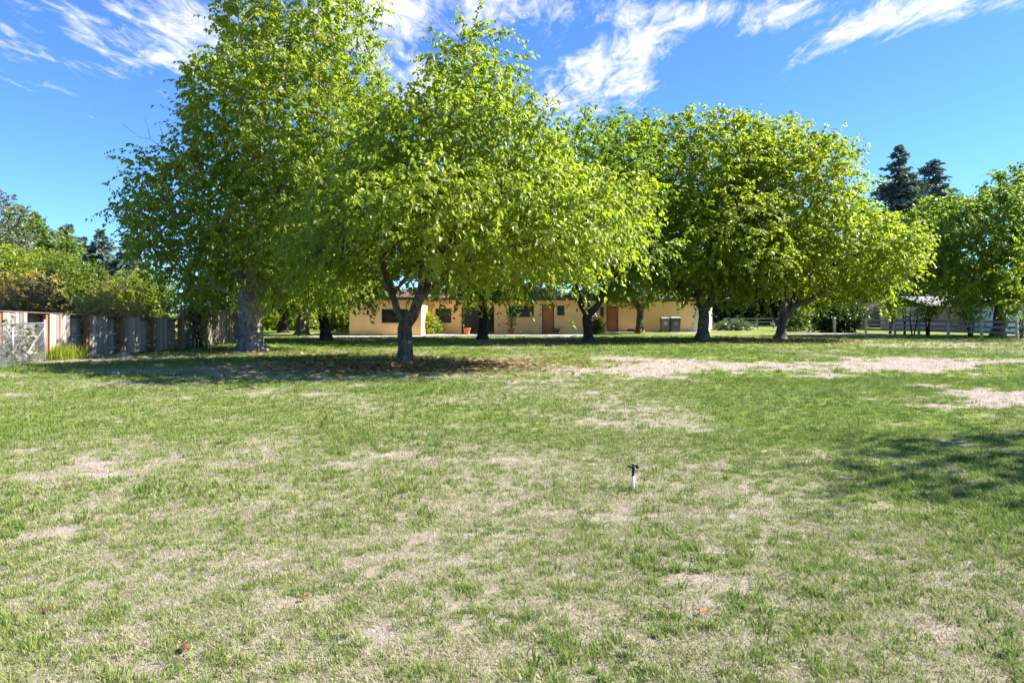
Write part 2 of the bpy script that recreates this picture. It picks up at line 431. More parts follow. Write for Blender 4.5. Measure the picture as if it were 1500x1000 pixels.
def tuft_mesh(name, n, h, spread, w, lean, r):
    """a tuft of n bent blades"""
    base = np.stack([r.normal(0, spread, n), r.normal(0, spread, n), np.full(n, -.005)], 1)
    ang = r.random(n) * 2 * math.pi; ln = h * (.45 + .75 * r.random(n)); le = np.clip(lean * (.3 + 1.2 * r.random(n)), 0, 1.45)
    d = np.stack([np.cos(ang), np.sin(ang), np.zeros(n)], 1); s = np.stack([-np.sin(ang + r.normal(0, .6, n)), np.cos(ang), np.zeros(n)], 1)
    up = np.array((0, 0, 1.))
    p1 = base + d * (np.sin(le * .6) * ln * .5)[:, None] + up * (np.cos(le * .6) * ln * .5)[:, None]
    p2 = p1 + d * (np.sin(le * 1.25) * ln * .5)[:, None] + up * (np.cos(le * 1.25) * ln * .5)[:, None]
    ww = (w * (.6 + .8 * r.random(n)))[:, None]
    V = np.stack([base - s * ww * .5, base + s * ww * .5, p1 + s * ww * .42, p1 - s * ww * .42, p2], 1).reshape(-1, 3)
    k = np.arange(n)[:, None] * 5
    T = np.stack([k + np.array([0, 1, 2]), k + np.array([0, 2, 3]), k + np.array([3, 2, 4])], 1).reshape(-1, 3)
    V[:, 2] = np.maximum(V[:, 2], -.004)
    me = np_mesh(name, V, T, np.repeat(r.random(n), 3)); me.materials.append(M['blade']); return me

def build_grass():
    r = np.random.default_rng(21)
    tc = bpy.data.collections.new('grass_tufts')
    specs = [(18, .050, .022, .0042, .75), (16, .040, .028, .0042, 1.0), (22, .060, .020, .004, .6), (14, .034, .03, .0045, 1.2),
             (20, .045, .034, .0032, 1.42), (16, .05, .045, .003, 1.5), (14, .075, .018, .007, .85), (12, .075, .03, .0055, .95)]
    for i, s in enumerate(specs):
        tc.objects.link(bpy.data.objects.new('tuft_%d' % i, tuft_mesh('grass_tuft', *s, r)))
    P = []; 
    def zone(y0, y1, dens, sc):
        xm = .78 * y1 + 2.0
        n = int((y1 - y0) * 2 * xm * dens)
        x = r.uniform(-xm, xm, n); y = r.uniform(y0, y1, n)
        k = np.abs(x) < .78 * y + 2.0; x, y = x[k], y[k]
        bare, dry, lit = fields(x, y); n2 = fbm(x * 6, y * 6, 3)
        keep = r.random(len(x)) < np.clip(1.05 - bare * 1.0 - .45 * lit + (n2 - .5) * 1.6, .035, 1)
        x, y, bare, dry, n2 = x[keep], y[keep], bare[keep], dry[keep], n2[keep]; n = len(x)
        hue = np.clip(.12 + .40 * dry + .25 * bare + (n2 - .5) * .7 + r.normal(0, .13, n), 0, 1)
        idx = np.where(hue > .50, r.integers(3, 6, n), r.integers(0, 4, n))
        clump = fbm(x * 1.2 + 30, y * 1.2 + 60, 3)
        weed = (clump > .66) & (r.random(n) < .10) & (bare < .5); idx[weed] = r.integers(6, 8, weed.sum()); hue[weed] *= .35
        scl = sc * (.7 + .6 * r.random(n)) * (.8 + .5 * clump)
        P.append((np.stack([x, y, relief(x, y)], 1), r.random(n) * 6.283, scl, idx, hue))
    zone(1.3, 5.0, 1250, .82); zone(5.0, 9.0, 660, .95); zone(9.0, 16, 230, 1.2); zone(16, 30, 48, 1.7); zone(30, 47, 14, 2.2)
    pos = np.concatenate([p[0] for p in P]); n = len(pos)
    me = bpy.data.meshes.new('grass'); me.vertices.add(n); me.vertices.foreach_set('co', pos.astype(np.float32).ravel())
    for nm, ty, k in (('rot', 'FLOAT', 1), ('scl', 'FLOAT', 2), ('pick', 'INT', 3), ('hue', 'FLOAT', 4)):
        at = me.attributes.new(nm, ty, 'POINT'); a = np.concatenate([p[k] for p in P])
        at.data.foreach_set('value', a.astype(np.int32 if ty == 'INT' else np.float32))
    me.update()
    o = bpy.data.objects.new('grass', me); COL.objects.link(o)
    tag(o, 'short patchy green and straw coloured lawn grass', 'grass', kind='stuff')
    ng = bpy.data.node_groups.new('grass', 'GeometryNodeTree')
    ng.interface.new_socket('Geometry', in_out='INPUT', socket_type='NodeSocketGeometry')
    ng.interface.new_socket('Geometry', in_out='OUTPUT', socket_type='NodeSocketGeometry')
    N, L = ng.nodes, ng.links
    gi = N.new('NodeGroupInput'); go = N.new('NodeGroupOutput'); iop = N.new('GeometryNodeInstanceOnPoints')
    ci = N.new('GeometryNodeCollectionInfo'); ci.inputs['Collection'].default_value = tc
    ci.inputs['Separate Children'].default_value = True; ci.inputs['Reset Children'].default_value = True
    def na(nm, ty):
        q = N.new('GeometryNodeInputNamedAttribute'); q.data_type = ty; q.inputs['Name'].default_value = nm; return q.outputs['Attribute']
    L.new(gi.outputs[0], iop.inputs['Points']); L.new(ci.outputs[0], iop.inputs['Instance'])
    iop.inputs['Pick Instance'].default_value = True
    L.new(na('pick', 'INT'), iop.inputs['Instance Index']); L.new(na('scl', 'FLOAT'), iop.inputs['Scale'])
    cx = N.new('ShaderNodeCombineXYZ'); L.new(na('rot', 'FLOAT'), cx.inputs['Z'])
    L.new(cx.outputs[0], iop.inputs['Rotation'])
    L.new(iop.outputs[0], go.inputs[0])
    md = o.modifiers.new('grass', 'NODES'); md.node_group = ng
    print('grass tufts', n)
build_grass()

# ------------------------------------------------------------------ house
def wall_strips(mb, x0, x1, y0, y1, z0, z1, openings):
    """a straight wall along x with rectangular openings cut out"""
    cur = x0
    for (a, b, c, d) in sorted(openings):
        if a > cur: mb.box(cur, a, y0, y1, z0, z1)
        if c > z0: mb.box(a, b, y0, y1, z0, c)
        if d < z1: mb.box(a, b, y0, y1, d, z1)
        cur = b
    if x1 > cur: mb.box(cur, x1, y0, y1, z0, z1)

def window(house, x0, x1, z0, z1, y, panes, name='window', base=None):
    f = MB(); t = .05
    f.box(x0 + .002, x1 - .002, y + .03, y + .09, z0 + .002, z0 + t); f.box(x0 + .002, x1 - .002, y + .03, y + .09, z1 - t, z1 - .002)
    f.box(x0 + .002, x0 + t, y + .03, y + .09, z0 + t, z1 - t); f.box(x1 - t, x1 - .002, y + .03, y + .09, z0 + t, z1 - t)
    w = (x1 - x0) / panes
    for k in range(1, panes): f.box(x0 + k * w - .02, x0 + k * w + .02, y + .035, y + .085, z0 + t, z1 - t)
    o = f.build(name, M['frame'], house)
    for k in range(panes):
        g = MB(); a = x0 + k * w + (t if k == 0 else .02); b = x0 + (k + 1) * w - (t if k == panes - 1 else .02)
        g.box(a, b, y + .055, y + .065, z0 + t, z1 - t); g.build('pane', M['glass'], o)
    return o

def door(house, x0, x1, z0, z1, y, hs):
    d = MB(); d.box(x0 + .06, x1 - .06, y + .05, y + .10, z0 + .01, z1 - .06); o = d.build('door', M['door'], house)
    f = MB(); f.box(x0 + .002, x0 + .06, y - .01, y + .12, z0, z1 - .06); f.box(x1 - .06, x1 - .002, y - .01, y + .12, z0, z1 - .06); f.box(x0 + .002, x1 - .002, y - .01, y + .12, z1 - .06, z1 - .002)
    f.build('door_frame', M['frame'], o)
    h = MB(); hx = x0 + .14 if hs < 0 else x1 - .14
    h.tube([(hx, y + .05, 1.0), (hx, y - .01, 1.0)], .02, 8); h.tube([(hx, y - .035, 1.0), (hx, y - .005, 1.0)], .034, 10); h.build('handle', M['black'], o)

def roof(house, x0, x1, y0, y1, z0, rise):
    ym = (y0 + y1) / 2; r = MB(); t = .12; hx = min((x1 - x0) * .3, (ym - y0))
    top = [(x0, y0, z0 + t), (x1, y0, z0 + t), (x1, y1, z0 + t), (x0, y1, z0 + t), (x0 + hx, ym, z0 + rise), (x1 - hx, ym, z0 + rise)]
    bot = [(x0, y0, z0), (x1, y0, z0), (x1, y1, z0), (x0, y1, z0)]
    r.add(top + bot, [(0, 1, 5, 4), (1, 2, 5), (2, 3, 4, 5), (3, 0, 4), (6, 9, 8, 7), (0, 6, 7, 1), (1, 7, 8, 2), (2, 8, 9, 3), (3, 9, 6, 0)])
    o = r.build('roof', M['roof'], house)
    f = MB(); f.box(x0 - .02, x1 + .02, y0 - .035, y0 - .003, z0 - .06, z0 + t + .01); f.build('fascia', M['fascia'], o)

def build_house():
    h = empty('house', (0, 0, 0), 'long low ochre stucco house in the shade behind the trees', 'house')
    YL, YM, YR = 47.0, 51.0, 56.0; T = .18; H = 2.55
    xl0, xl1 = wx(512, YL), wx(617, YL)
    xm0, xm1 = xl1, 5.3; xr0, xr1 = 7.17, 14.84
    Lo = [(wx(559, YL), wx(598, YL), .89, 1.85)]
    Mo = [(wx(638, YM), wx(661, YM), .84, 1.92), (wx(676, YM), wx(724, YM), .05, 2.02), (wx(745, YM), wx(782, YM), 1.28, 2.12),
          (wx(794, YM), wx(811.5, YM), .04, 2.26), (wx(816, YM), wx(827, YM), 1.40, 2.14)]
    Ro = [(xr0 + .06, xr0 + .36, 1.32, 2.08), (wx(888.5, YR), wx(905.5, YR), .03, 2.14)]
    w = MB()
    wall_strips(w, xl0, xl1, YL, YL + T, 0, H, Lo)
    w.box(xl0, xl0 + T, YL + T, 62, 0, H); w.box(xl1 - T, xl1, YL + T, YM, 0, H)
    wall_strips(w, xm0, xm1, YM, YM + T, 0, H, Mo)
    wall_strips(w, xr0, xr1, YR, YR + T, 0, H, Ro)
    w.box(xl0 + T, 18.0, 62 - T, 62, 0, H)
    w.build('wall', M['stucco'], h)
    for (a, b) in (((xm1, YM + .003), (xr0, YR - .003)), ((xr1, YR + .003), (18.17, 62))):      # returns slanted to catch the sun, their colour paled for it too
        d = np.array(b) - np.array(a); ln = np.linalg.norm(d); d = d / ln; n = np.array((d[1], -d[0]))
        q = MB(); q.obox(a, d, n, 0, ln, -T, -.002, 0, H); o = q.build('side_wall', M['stucco_sunlit'], h); o['label'] = 'side wall with sunlight put into its pale colour'
    for a, b, c, d in Lo: window(h, a, b, c, d, YL, 2)
    window(h, *Mo[0], YM, 2)
    window(h, *Mo[1], YM, 2, 'sliding_door')
    window(h, *Mo[2], YM, 3); window(h, *Mo[4], YM, 1); window(h, *Ro[0], YR, 1)
    door(h, *Mo[3], YM, -1); door(h, *Ro[1], YR, 1)
    # dark rooms behind the openings
    roof(h, xl0 - .6, xl1 + .5, YL - .35, 62.6, H - .02, .95)
    roof(h, xl1 - .5, xm1 + .75, YM - .32, 62.9, H + .03, 1.15)
    roof(h, xr0 - 2.2, 18.6, YR - .3, 62.75, H + .08, 1.05)
    l = MB(); px = wx(669, YM); l.box(px - .06, px + .06, YM - .11, YM - .002, 1.83, 1.98); l.box(px - .045, px + .045, YM - .16, YM - .11, 1.78, 1.95)
    l.build('wall_light', M['frame'], h, bevel=.01)
    u = MB(); px = wx(731, YM); u.box(px - .05, px + .05, YM - .05, YM - .002, .62, .78); u.build('outlet_box', M['rail_wood'], h, bevel=.008)
    v = MB(); px = wx(924, YR); v.box(px - .28, px + .28, YR - .06, YR - .002, .12, .28)
    for k in range(4): v.box(px - .25, px + .25, YR - .075, YR - .06, .14 + k * .033, .158 + k * .033)
    v.build('foundation_vent', M['frame'], h)
    # patio slabs (ground setting)
    p = MB(); p.box(-13.5, -6.0, 44.6, YL - .004, -.05, .035); p.box(-5.996, 5.6, 46.2, YM - .004, -.05, .04); p.box(5.604, 15.4, 53.4, YR - .004, -.05, .036)
    p.box(xl1 + .004, -6.0, YL + .002, YM - .004, -.05, .035)
    tag(p.build('patio', M['concrete']), kind='structure')
build_house()

# ------------------------------------------------------------------ trees
def poisson(ells, n_try, dmin, r, shell=.55, floor=1.7):
    """points spread through a union of ellipsoids, crowded towards the outside"""
    E = np.array(ells, float)
    vol = E[:, 3] * E[:, 4] * E[:, 5]; pick = r.choice(len(E), n_try, p=vol / vol.sum())
    u = unit(r.normal(size=(n_try, 3))); rad = r.random(n_try) ** (1 / 3)
    rad = shell + (1 - shell) * rad if shell else rad
    o = r.random(2) * 50
    bump = .66 + .66 * fbm(u[:, 0] * 2.1 + u[:, 1] * 1.1 + o[0] + pick * 3.1, u[:, 2] * 2.1 + u[:, 1] * .9 + o[1], 3)
    P = E[pick, :3] + u * (rad * bump)[:, None] * E[pick, 3:]
    # drop points buried deep inside another ellipsoid
    q = ((P[:, None, :] - E[None, :, :3]) / E[None, :, 3:]); dd = np.sqrt((q ** 2).sum(2)); mn = dd.min(1)
    keep = (mn > shell * .92) & (P[:, 2] > floor); P = P[keep]
    out = np.empty((0, 3)); acc = []
    cell = {}
    for p in P:
        k = tuple(np.floor(p / dmin).astype(int)); ok = True
        for i in (-1, 0, 1):
            for j in (-1, 0, 1):
                for l in (-1, 0, 1):
                    for q in cell.get((k[0] + i, k[1] + j, k[2] + l), ()):
                        if (q[0] - p[0]) ** 2 + (q[1] - p[1]) ** 2 + (q[2] - p[2]) ** 2 < dmin * dmin: ok = False; break
                    if not ok: break
                if not ok: break
            if not ok: break
        if ok: acc.append(p); cell.setdefault(k, []).append(p)
    return np.array(acc)

def skeleton(guides, pts, bf=.5):
    """guides: polylines (first = trunk); every later guide starts at a node of an earlier one. Joins pts by a balanced spanning tree."""
    nodes = []; par = []; plen = []
    for g in guides:
        prev = -1
        for k, p in enumerate(g):
            p = np.array(p, float)
            if k == 0 and nodes:
                prev = int(np.argmin([np.linalg.norm(q - p) for q in nodes])); continue
            nodes.append(p); par.append(prev); plen.append(0 if prev < 0 else plen[prev] + np.linalg.norm(p - nodes[prev])); prev = len(nodes) - 1
    start = [i for i, p in enumerate(nodes) if p[2] > guides[0][-1][2] * .8]
    n = len(pts); cost = np.full(n, 1e9); best = np.zeros(n, int); done = np.zeros(n, bool)
    def relax(i):
        nonlocal cost, best
        d = np.linalg.norm(pts - nodes[i], axis=1); c = d * (1 + .15 * d) + bf * plen[i]
        m = c < cost; cost = np.where(m, c, cost); best = np.where(m, i, best)
    for i in start: relax(i)
    for _ in range(n):
        c = np.where(done, 1e9, cost); j = int(np.argmin(c)); done[j] = True
        b = best[j]; p0 = nodes[b]; p1 = pts[j]; d = np.linalg.norm(p1 - p0)
        prev = b; ns = max(1, int(d / .9))
        for s in range(1, ns + 1):
            t = s / ns; q = p0 + (p1 - p0) * t
            if s < ns: q = q + np.array((0, 0, .16 * d * t * (1 - t))) + rng.normal(0, .05 * d ** .5, 3)
            nodes.append(q); par.append(prev); plen.append(plen[prev] + d / ns); prev = len(nodes) - 1
            relax(prev)
    return np.array(nodes), np.array(par)

def limb_meshes(nodes, par, Rb, tip=.012, flare=.6, trunk_top=1.4, sides=14, seed=0):
    n = len(nodes); ch = [[] for _ in range(n)]
    for i in range(n):
        if par[i] >= 0: ch[par[i]].append(i)
    cnt = np.ones(n)
    for i in range(n - 1, -1, -1):
        if ch[i]: cnt[i] = sum(cnt[c] for c in ch[i])
    order = np.argsort(par, kind='stable')
    # par[i] < i always except guides joined late: recompute safely
    p = math.log(Rb / tip) / math.log(max(cnt.max(), 2)); rad = tip * cnt ** p
    tr, br = MB(), MB()
    stack = [(0, None)]
    def catmull(P, Rr, sub=2):
        P = np.array(P); Rr = np.array(Rr); out = []; ro = []
        for k in range(len(P) - 1):
            a = P[max(k - 1, 0)]; b = P[k]; c = P[k + 1]; d = P[min(k + 2, len(P) - 1)]
            for t in np.arange(sub) / sub:
                out.append(.5 * ((2 * b) + (-a + c) * t + (2 * a - 5 * b + 4 * c - d) * t * t + (-a + 3 * b - 3 * c + d) * t ** 3)); ro.append(Rr[k] * (1 - t) + Rr[k + 1] * t)
        out.append(P[-1]); ro.append(Rr[-1]); return out, ro
    while stack:
        i, pre = stack.pop()
        P = [] if pre is None else [nodes[pre]]; Rr = [] if pre is None else [min(rad[pre] * .85, rad[i] * 1.25)]
        j = i
        while True:
            P.append(nodes[j]); Rr.append(rad[j])
            if not ch[j]: break
            cs = sorted(ch[j], key=lambda c: -cnt[c])
            for c in cs[1:]: stack.append((c, j))
            j = cs[0]
        if len(P) < 2: continue
        mx = max(Rr)
        if mx < .011: continue
        if len(P) > 2 or mx > .05: P, Rr = catmull(P, Rr, 6 if pre is None else (4 if mx > .1 else 2))
        if pre is None:
            ph = seed * 1.7
            Rr = [r * (1 + flare * math.exp(-max(q[2], 0) / .22)) for q, r in zip(P, Rr)]
            P[0] = P[0] + np.array((0, 0, -.12))
            def lob(i, a, q):
                z = max(q[2], 0); k = math.exp(-z / .5)
                return 1 + k * .22 * math.sin(5 * a + ph) + .07 * math.sin(3 * a + ph * 2 + z * 2) + .05 * math.sin(7 * a + z * 5 + ph) + .16 * (float(fbm(np.array([math.cos(a) * 1.6 + ph + 9]), np.array([math.sin(a) * 1.6 + z * 2.2 + 9]), 3)[0]) - .5)
            tr.tube(P, Rr, sides, True, True, lob)
        elif mx > .075: tr.tube(P, Rr, 9 if mx > .12 else 7, True, True, lambda i, a, q: 1 + .08 * math.sin(3 * a + q[2] * 3) + .05 * math.sin(2 * a + q[2] * 9 + q[0] * 4))
        else: br.tube(P, Rr, 5 if mx > .03 else 3, False, True)
    return tr, br

def leaves(P, out, size, r, ns=8, nl=12, L=(.5, 1.1), droop=.55, detail=2, upb=.45, jitter=.25, wid=.66, hang=.75, yellow=.0, base_var=None):
    """shoots of leaves at the points P; out = outward direction there"""
    n = len(P); S = n * ns
    p0 = np.repeat(P, ns, 0) + r.normal(0, jitter, (S, 3))
    d = unit(np.repeat(out, ns, 0) * .75 + np.array((0, 0, upb)) + r.normal(0, .62, (S, 3)))
    ln = r.uniform(L[0], L[1], S)
    cv = np.repeat(r.normal(.42, .16, n) if base_var is None else base_var, ns) + r.normal(0, .10, S)
    cv = cv + (r.random(S) < yellow) * .35
    t = (np.arange(nl) + .6) / nl
    tt = t[None, :] + r.normal(0, .03, (S, nl))
    pos = p0[:, None, :] + d[:, None, :] * (ln[:, None] * tt)[..., None]
    pos[..., 2] -= droop * ln[:, None] * tt ** 2
    side = unit(np.cross(d, np.array((0, 0, 1.)) + r.normal(0, .2, (S, 3))))
    sg = np.where(np.arange(nl) % 2 == 0, 1., -1.)
    ax = side[:, None, :] * (sg * .55)[None, :, None] + d[:, None, :] * .45 + np.array((0, 0, -hang)) + r.normal(0, .32, (S, nl, 3))
    ax = unit(ax).reshape(-1, 3); pos = pos.reshape(-1, 3); m = len(pos)
    nrm = unit(np.repeat(d, nl, 0) * .45 + np.array((0, 0, .65)) + r.normal(0, .5, (m, 3)))
    nrm = unit(nrm - ax * (nrm * ax).sum(1, keepdims=True)); sd = np.cross(ax, nrm)
    sz = (size * (.48 + .9 * r.random(m)) * np.tile(1.08 - .30 * t, S))[:, None]; w = sz * wid * .5
    var = np.clip(np.repeat(cv, nl) + np.tile((t - .5) * .18, S) + r.normal(0, .07, m) + (r.random(m) < .022) * .5, 0, 1)
    if detail >= 4:
        mid = pos + ax * sz * .45 - nrm * sz * .02
        V = np.stack([pos, pos + ax * sz * .38 + sd * w + nrm * sz * .10, pos + ax * sz * .38 - sd * w + nrm * sz * .10, mid, pos + ax * sz - nrm * sz * .16], 1).reshape(-1, 3)
        k = np.arange(m)[:, None] * 5; T = np.stack([k + np.array(q) for q in ((0, 1, 3), (0, 3, 2), (3, 1, 4), (3, 4, 2))], 1).reshape(-1, 3); var = np.repeat(var, 4)
    else:
        V = np.stack([pos, pos + ax * sz * .42 + sd * w + nrm * sz * .10, pos + ax * sz * .42 - sd * w + nrm * sz * .10, pos + ax * sz], 1).reshape(-1, 3)
        k = np.arange(m)[:, None] * 4; T = np.stack([k + np.array(q) for q in ((0, 1, 3), (0, 3, 2))], 1).reshape(-1, 3); var = np.repeat(var, 2)
    return V, T, var

def join(parts):
    V = []; T = []; A = []; b = 0
    for v, t, a in parts: V.append(v); T.append(t + b); A.append(a); b += len(v)
    return np.concatenate(V), np.concatenate(T), np.concatenate(A)

def tree(x, y, ells, guides, Rb, label, seed, leaf=.15, ns=8, nl=12, dmin=.95, ntry=4000, shell=.55, detail=2, lm='leaf', bk='bark',
         flare=.6, name='shade_tree', cat='tree', group='shade trees on the lawn', floor=1.75, droop=.55, L=(.5, 1.1), twigs=(), yellow=.03, keep=1.0, wid=.66, bf=.5, cvm=.42, long_=.45, clear=None):
    r = np.random.default_rng(seed)
    root = empty(name, (x, y, float(relief(np.array([x]), np.array([y]))[0])), label, cat, group)
    pts = poisson(ells, ntry, dmin, r, shell, floor)
    gap = fbm(pts[:, 0] * .45 + seed, pts[:, 2] * .5 + pts[:, 1] * .37 + 5, 2)
    pts = pts[gap > np.quantile(gap, 1 - keep)] if keep < 1 else pts
    if clear: pts = pts[~((np.abs(pts[:, 0] - clear[0]) < clear[1]) & (pts[:, 1] < clear[2]) & (pts[:, 2] < clear[3]))]
    nodes, par = skeleton(guides, pts, bf)
    tr, br = limb_meshes(nodes, par, Rb, flare=flare, seed=seed)
    for tw in twigs:
        br.tube(tw, [.010 * (1 - .8 * k / (len(tw) - 1)) + .003 for k in range(len(tw))], 4, False)
    tr.build('trunk', M[bk], root)
    if br.v: tag(br.build('branches', M[bk], root), kind='stuff')
    E = np.array(ells, float); c = (E[:, :3] * E[:, 3:4]).sum(0) / E[:, 3].sum(); c[2] -= 1.0
    q = pts[:, None, :] - E[None, :, :3]; near = np.argmin((q / E[None, :, 3:] ** 1).__pow__(2).sum(2), 1)
    out = unit(unit(pts - E[near, :3]) + .7 * unit(pts - c))
    bv = r.normal(cvm, .13, len(pts)) + (fbm(pts[:, 0] * .35 + seed, pts[:, 2] * .35 + pts[:, 1] * .3, 2) - .5) * .7
    V, T, A = leaves(pts, out, leaf, r, ns, nl, L, droop, detail, yellow=yellow, wid=wid, base_var=bv)
    rel = np.sqrt((((pts - E[near, :3]) / E[near, 3:]) ** 2).sum(1)); top = np.where((rel > .82) & (pts[:, 2] > floor + 1.6))[0]
    if long_ and len(top):
        top = r.choice(top, max(1, int(len(top) * long_)), replace=False)
        join_ = leaves(pts[top], unit(out[top] + np.array((0, 0, .25))), leaf * .95, r, 2, 15, (1.1, 2.0), .38, detail, upb=.35, jitter=.12, wid=wid, base_var=bv[top] + .08)
        V, T, A = join([(V, T, A), join_])
    lo = link('foliage', np_mesh('foliage', V, T, A), M[lm], root); tag(lo, kind='stuff')
    return root, len(T)

TOT = 0
def T_(*a, **k):
    global TOT
    o, n = tree(*a, **k); TOT += n; return o

# big old tree left of centre
Y = 28.3
T_(wx(370, Y), Y, [(.1, 1.0, 5.4, 5.0, 3.8, 3.5), (-1.0, .3, 8.4, 2.0, 2.2, 1.9), (-2.9, .6, 5.0, 2.0, 2.4, 2.4), (1.9, .2, 9.3, 4.1, 4.0, 3.6), (1.6, 0, 13.4, 2.8, 2.8, 2.7), (-2.4, .8, 6.4, 2.4, 2.6, 2.2), (3.4, -1.5, 6.5, 2.6, 3, 3)],
   [[(0, 0, 0), (-.05, 0, .6), (-.1, 0, 1.3), (-.12, 0, 2.1), (-.05, 0, 2.6)],
    [(-.05, 0, 2.6), (-1.0, .2, 3.6), (-2.0, .3, 4.6)], [(-.05, 0, 2.6), (.9, .1, 3.9), (1.5, .1, 6.0), (1.7, 0, 8.5)], [(-.05, 0, 2.6), (.3, -1.0, 3.6), (.6, -2, 4.5)], [(-.12, 0, 2.1), (.5, .9, 3.3), (.8, 2, 4.4)]],
   .46, 'tallest shade tree with thick pale grey trunk, its crown leaving the top of the picture', 1, leaf=.20, ns=9, nl=13, dmin=.78, ntry=14000, shell=.42, detail=4, bk='bark_grey', flare=.6, floor=2.35, wid=.64, clear=(-.1, .9, .9, 2.9),
   twigs=[[(-3.4, -.5, 8.2), (-3.9, -.6, 8.6), (-4.4, -.6, 8.7), (-5.0, -.7, 9.2)], [(-3.9, -.6, 8.6), (-4.1, -.5, 9.2), (-4.2, -.5, 9.5)], [(-3.4, -.5, 8.6), (-3.6, -.5, 9.2), (-3.3, -.4, 9.5)]])
# front tree
Y = 21.4
T_(wx(593, Y), Y, [(2.0, -1.3, 3.9, 4.5, 4.9, 1.7), (1.9, -.7, 5.8, 3.1, 3.5, 2.1), (2.0, 0, 7.6, 1.9, 1.9, 1.9), (1.9, 0, 9.3, .85, .9, 1.2), (-1.4, .2, 3.8, 2.0, 2.4, 1.5), (.6, -.4, 5.4, 2.0, 2.4, 1.7), (5.5, -.6, 4.5, 1.7, 2.0, 1.1)],
   [[(0, 0, 0), (.02, 0, .4), (.0, 0, .8), (.02, 0, 1.15)],
    [(.02, 0, 1.15), (-.22, .02, 1.6), (-.38, .05, 2.1), (-.7, .1, 3.2)], [(.02, 0, 1.15), (.3, -.02, 1.55), (.5, -.05, 2.1), (.95, 0, 3.0), (1.7, 0, 4.6), (2.1, 0, 6.5)], [(.5, -.05, 2.1), (1.6, -.4, 2.9), (3.2, -.6, 3.5)], [(-.38, .05, 2.1), (.2, 1.2, 3.2), (.6, 2.2, 3.8)], [(.5, -.05, 2.1), (.7, -1.2, 3.0), (1.0, -2.3, 3.7)]],
   .205, 'front shade tree with dark trunk forked into a V above the leaf litter', 2, leaf=.175, ns=8, nl=12, dmin=.60, ntry=16000, shell=.40, detail=4, flare=.85, floor=2.8, wid=.64, clear=(.05, 1.0, .9, 3.6),
   twigs=[[(3.9, -.3, 7.0), (4.4, -.3, 7.9), (5.0, -.4, 8.5), (5.4, -.4, 8.7)], [(4.4, -.3, 7.9), (4.9, -.2, 8.1), (5.5, -.2, 8.2)], [(2.0, 0, 9.8), (1.6, 0, 10.3), (1.3, 0, 10.6)], [(2.1, 0, 9.9), (2.8, 0, 10.3), (3.3, .1, 10.4)]])
# right pair
Y = 40.5
T_(wx(1143, Y), Y, [(3.2, -.3, 5.2, 3.9, 4.2, 2.7), (.1, 0, 8.0, 4.1, 4.2, 4.2), (-1.8, -1, 4.6, 2.6, 3.2, 2.2), (4.9, -.2, 4.5, 2.4, 2.8, 1.8)],
   [[(0, 0, 0), (.1, 0, .6), (.2, 0, 1.2)], [(.2, 0, 1.2), (.9, -.1, 2.0), (2.0, -.2, 2.5), (3.2, -.2, 3.4)], [(.2, 0, 1.2), (.2, 0, 2.4), (.3, 0, 4.5)], [(.1, 0, .6), (-.6, .1, 1.6), (-1.2, .2, 2.6), (-1.6, .2, 3.6)]],
   .27, 'spreading shade tree with low forked trunk and yellow green right side beyond the bare dirt', 3, leaf=.25, ns=6, nl=11, dmin=.78, ntry=14000, shell=.42, floor=2.2, L=(.5, 1.2), cvm=.52, yellow=.07, wid=.68)
Y = 39.5
T_(wx(1029, Y), Y, [(.6, 0, 8.2, 4.2, 4.2, 5.2), (-2.2, .2, 8.4, 3.4, 3.4, 4.2), (-.5, -.5, 5.2, 3.7, 4.0, 2.7), (1.2, -1, 6, 3.8, 4, 3.0)],
   [[(0, 0, 0), (.03, 0, .8), (.08, 0, 1.6)], [(.08, 0, 1.6), (-.2, 0, 2.4), (-.6, 0, 4.0)], [(.08, 0, 1.6), (.5, 0, 2.3), (1.0, 0, 3.8), (.8, 0, 6)]],
   .30, 'shade tree standing before the white right corner of the house', 4, leaf=.25, ns=6, nl=11, dmin=.80, ntry=14000, shell=.42, floor=2.3, L=(.5, 1.2), wid=.68)
Y = 35.7
T_(wx(862, Y), Y, [(.8, .3, 7.6, 3.5, 3.6, 4.3), (.9, .3, 4.9, 3.3, 3.5, 2.4)],
   [[(0, 0, 0), (-.03, 0, .7), (-.05, 0, 1.4)], [(-.05, 0, 1.4), (-.5, 0, 2.3), (-.8, .1, 3.6)], [(-.05, 0, 1.4), (.5, 0, 2.0), (.9, .1, 3.2), (.9, .2, 5)]],
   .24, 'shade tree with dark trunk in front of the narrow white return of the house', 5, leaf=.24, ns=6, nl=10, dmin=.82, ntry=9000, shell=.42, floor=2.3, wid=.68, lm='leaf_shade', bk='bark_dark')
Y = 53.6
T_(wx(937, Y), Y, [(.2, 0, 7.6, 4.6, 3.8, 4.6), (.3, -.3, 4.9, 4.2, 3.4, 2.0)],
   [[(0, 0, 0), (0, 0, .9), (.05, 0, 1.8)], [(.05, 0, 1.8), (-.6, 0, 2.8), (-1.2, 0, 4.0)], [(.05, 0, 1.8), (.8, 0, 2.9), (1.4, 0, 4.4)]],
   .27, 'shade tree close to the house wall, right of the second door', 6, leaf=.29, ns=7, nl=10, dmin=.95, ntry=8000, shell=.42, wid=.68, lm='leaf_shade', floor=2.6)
Y = 40.5
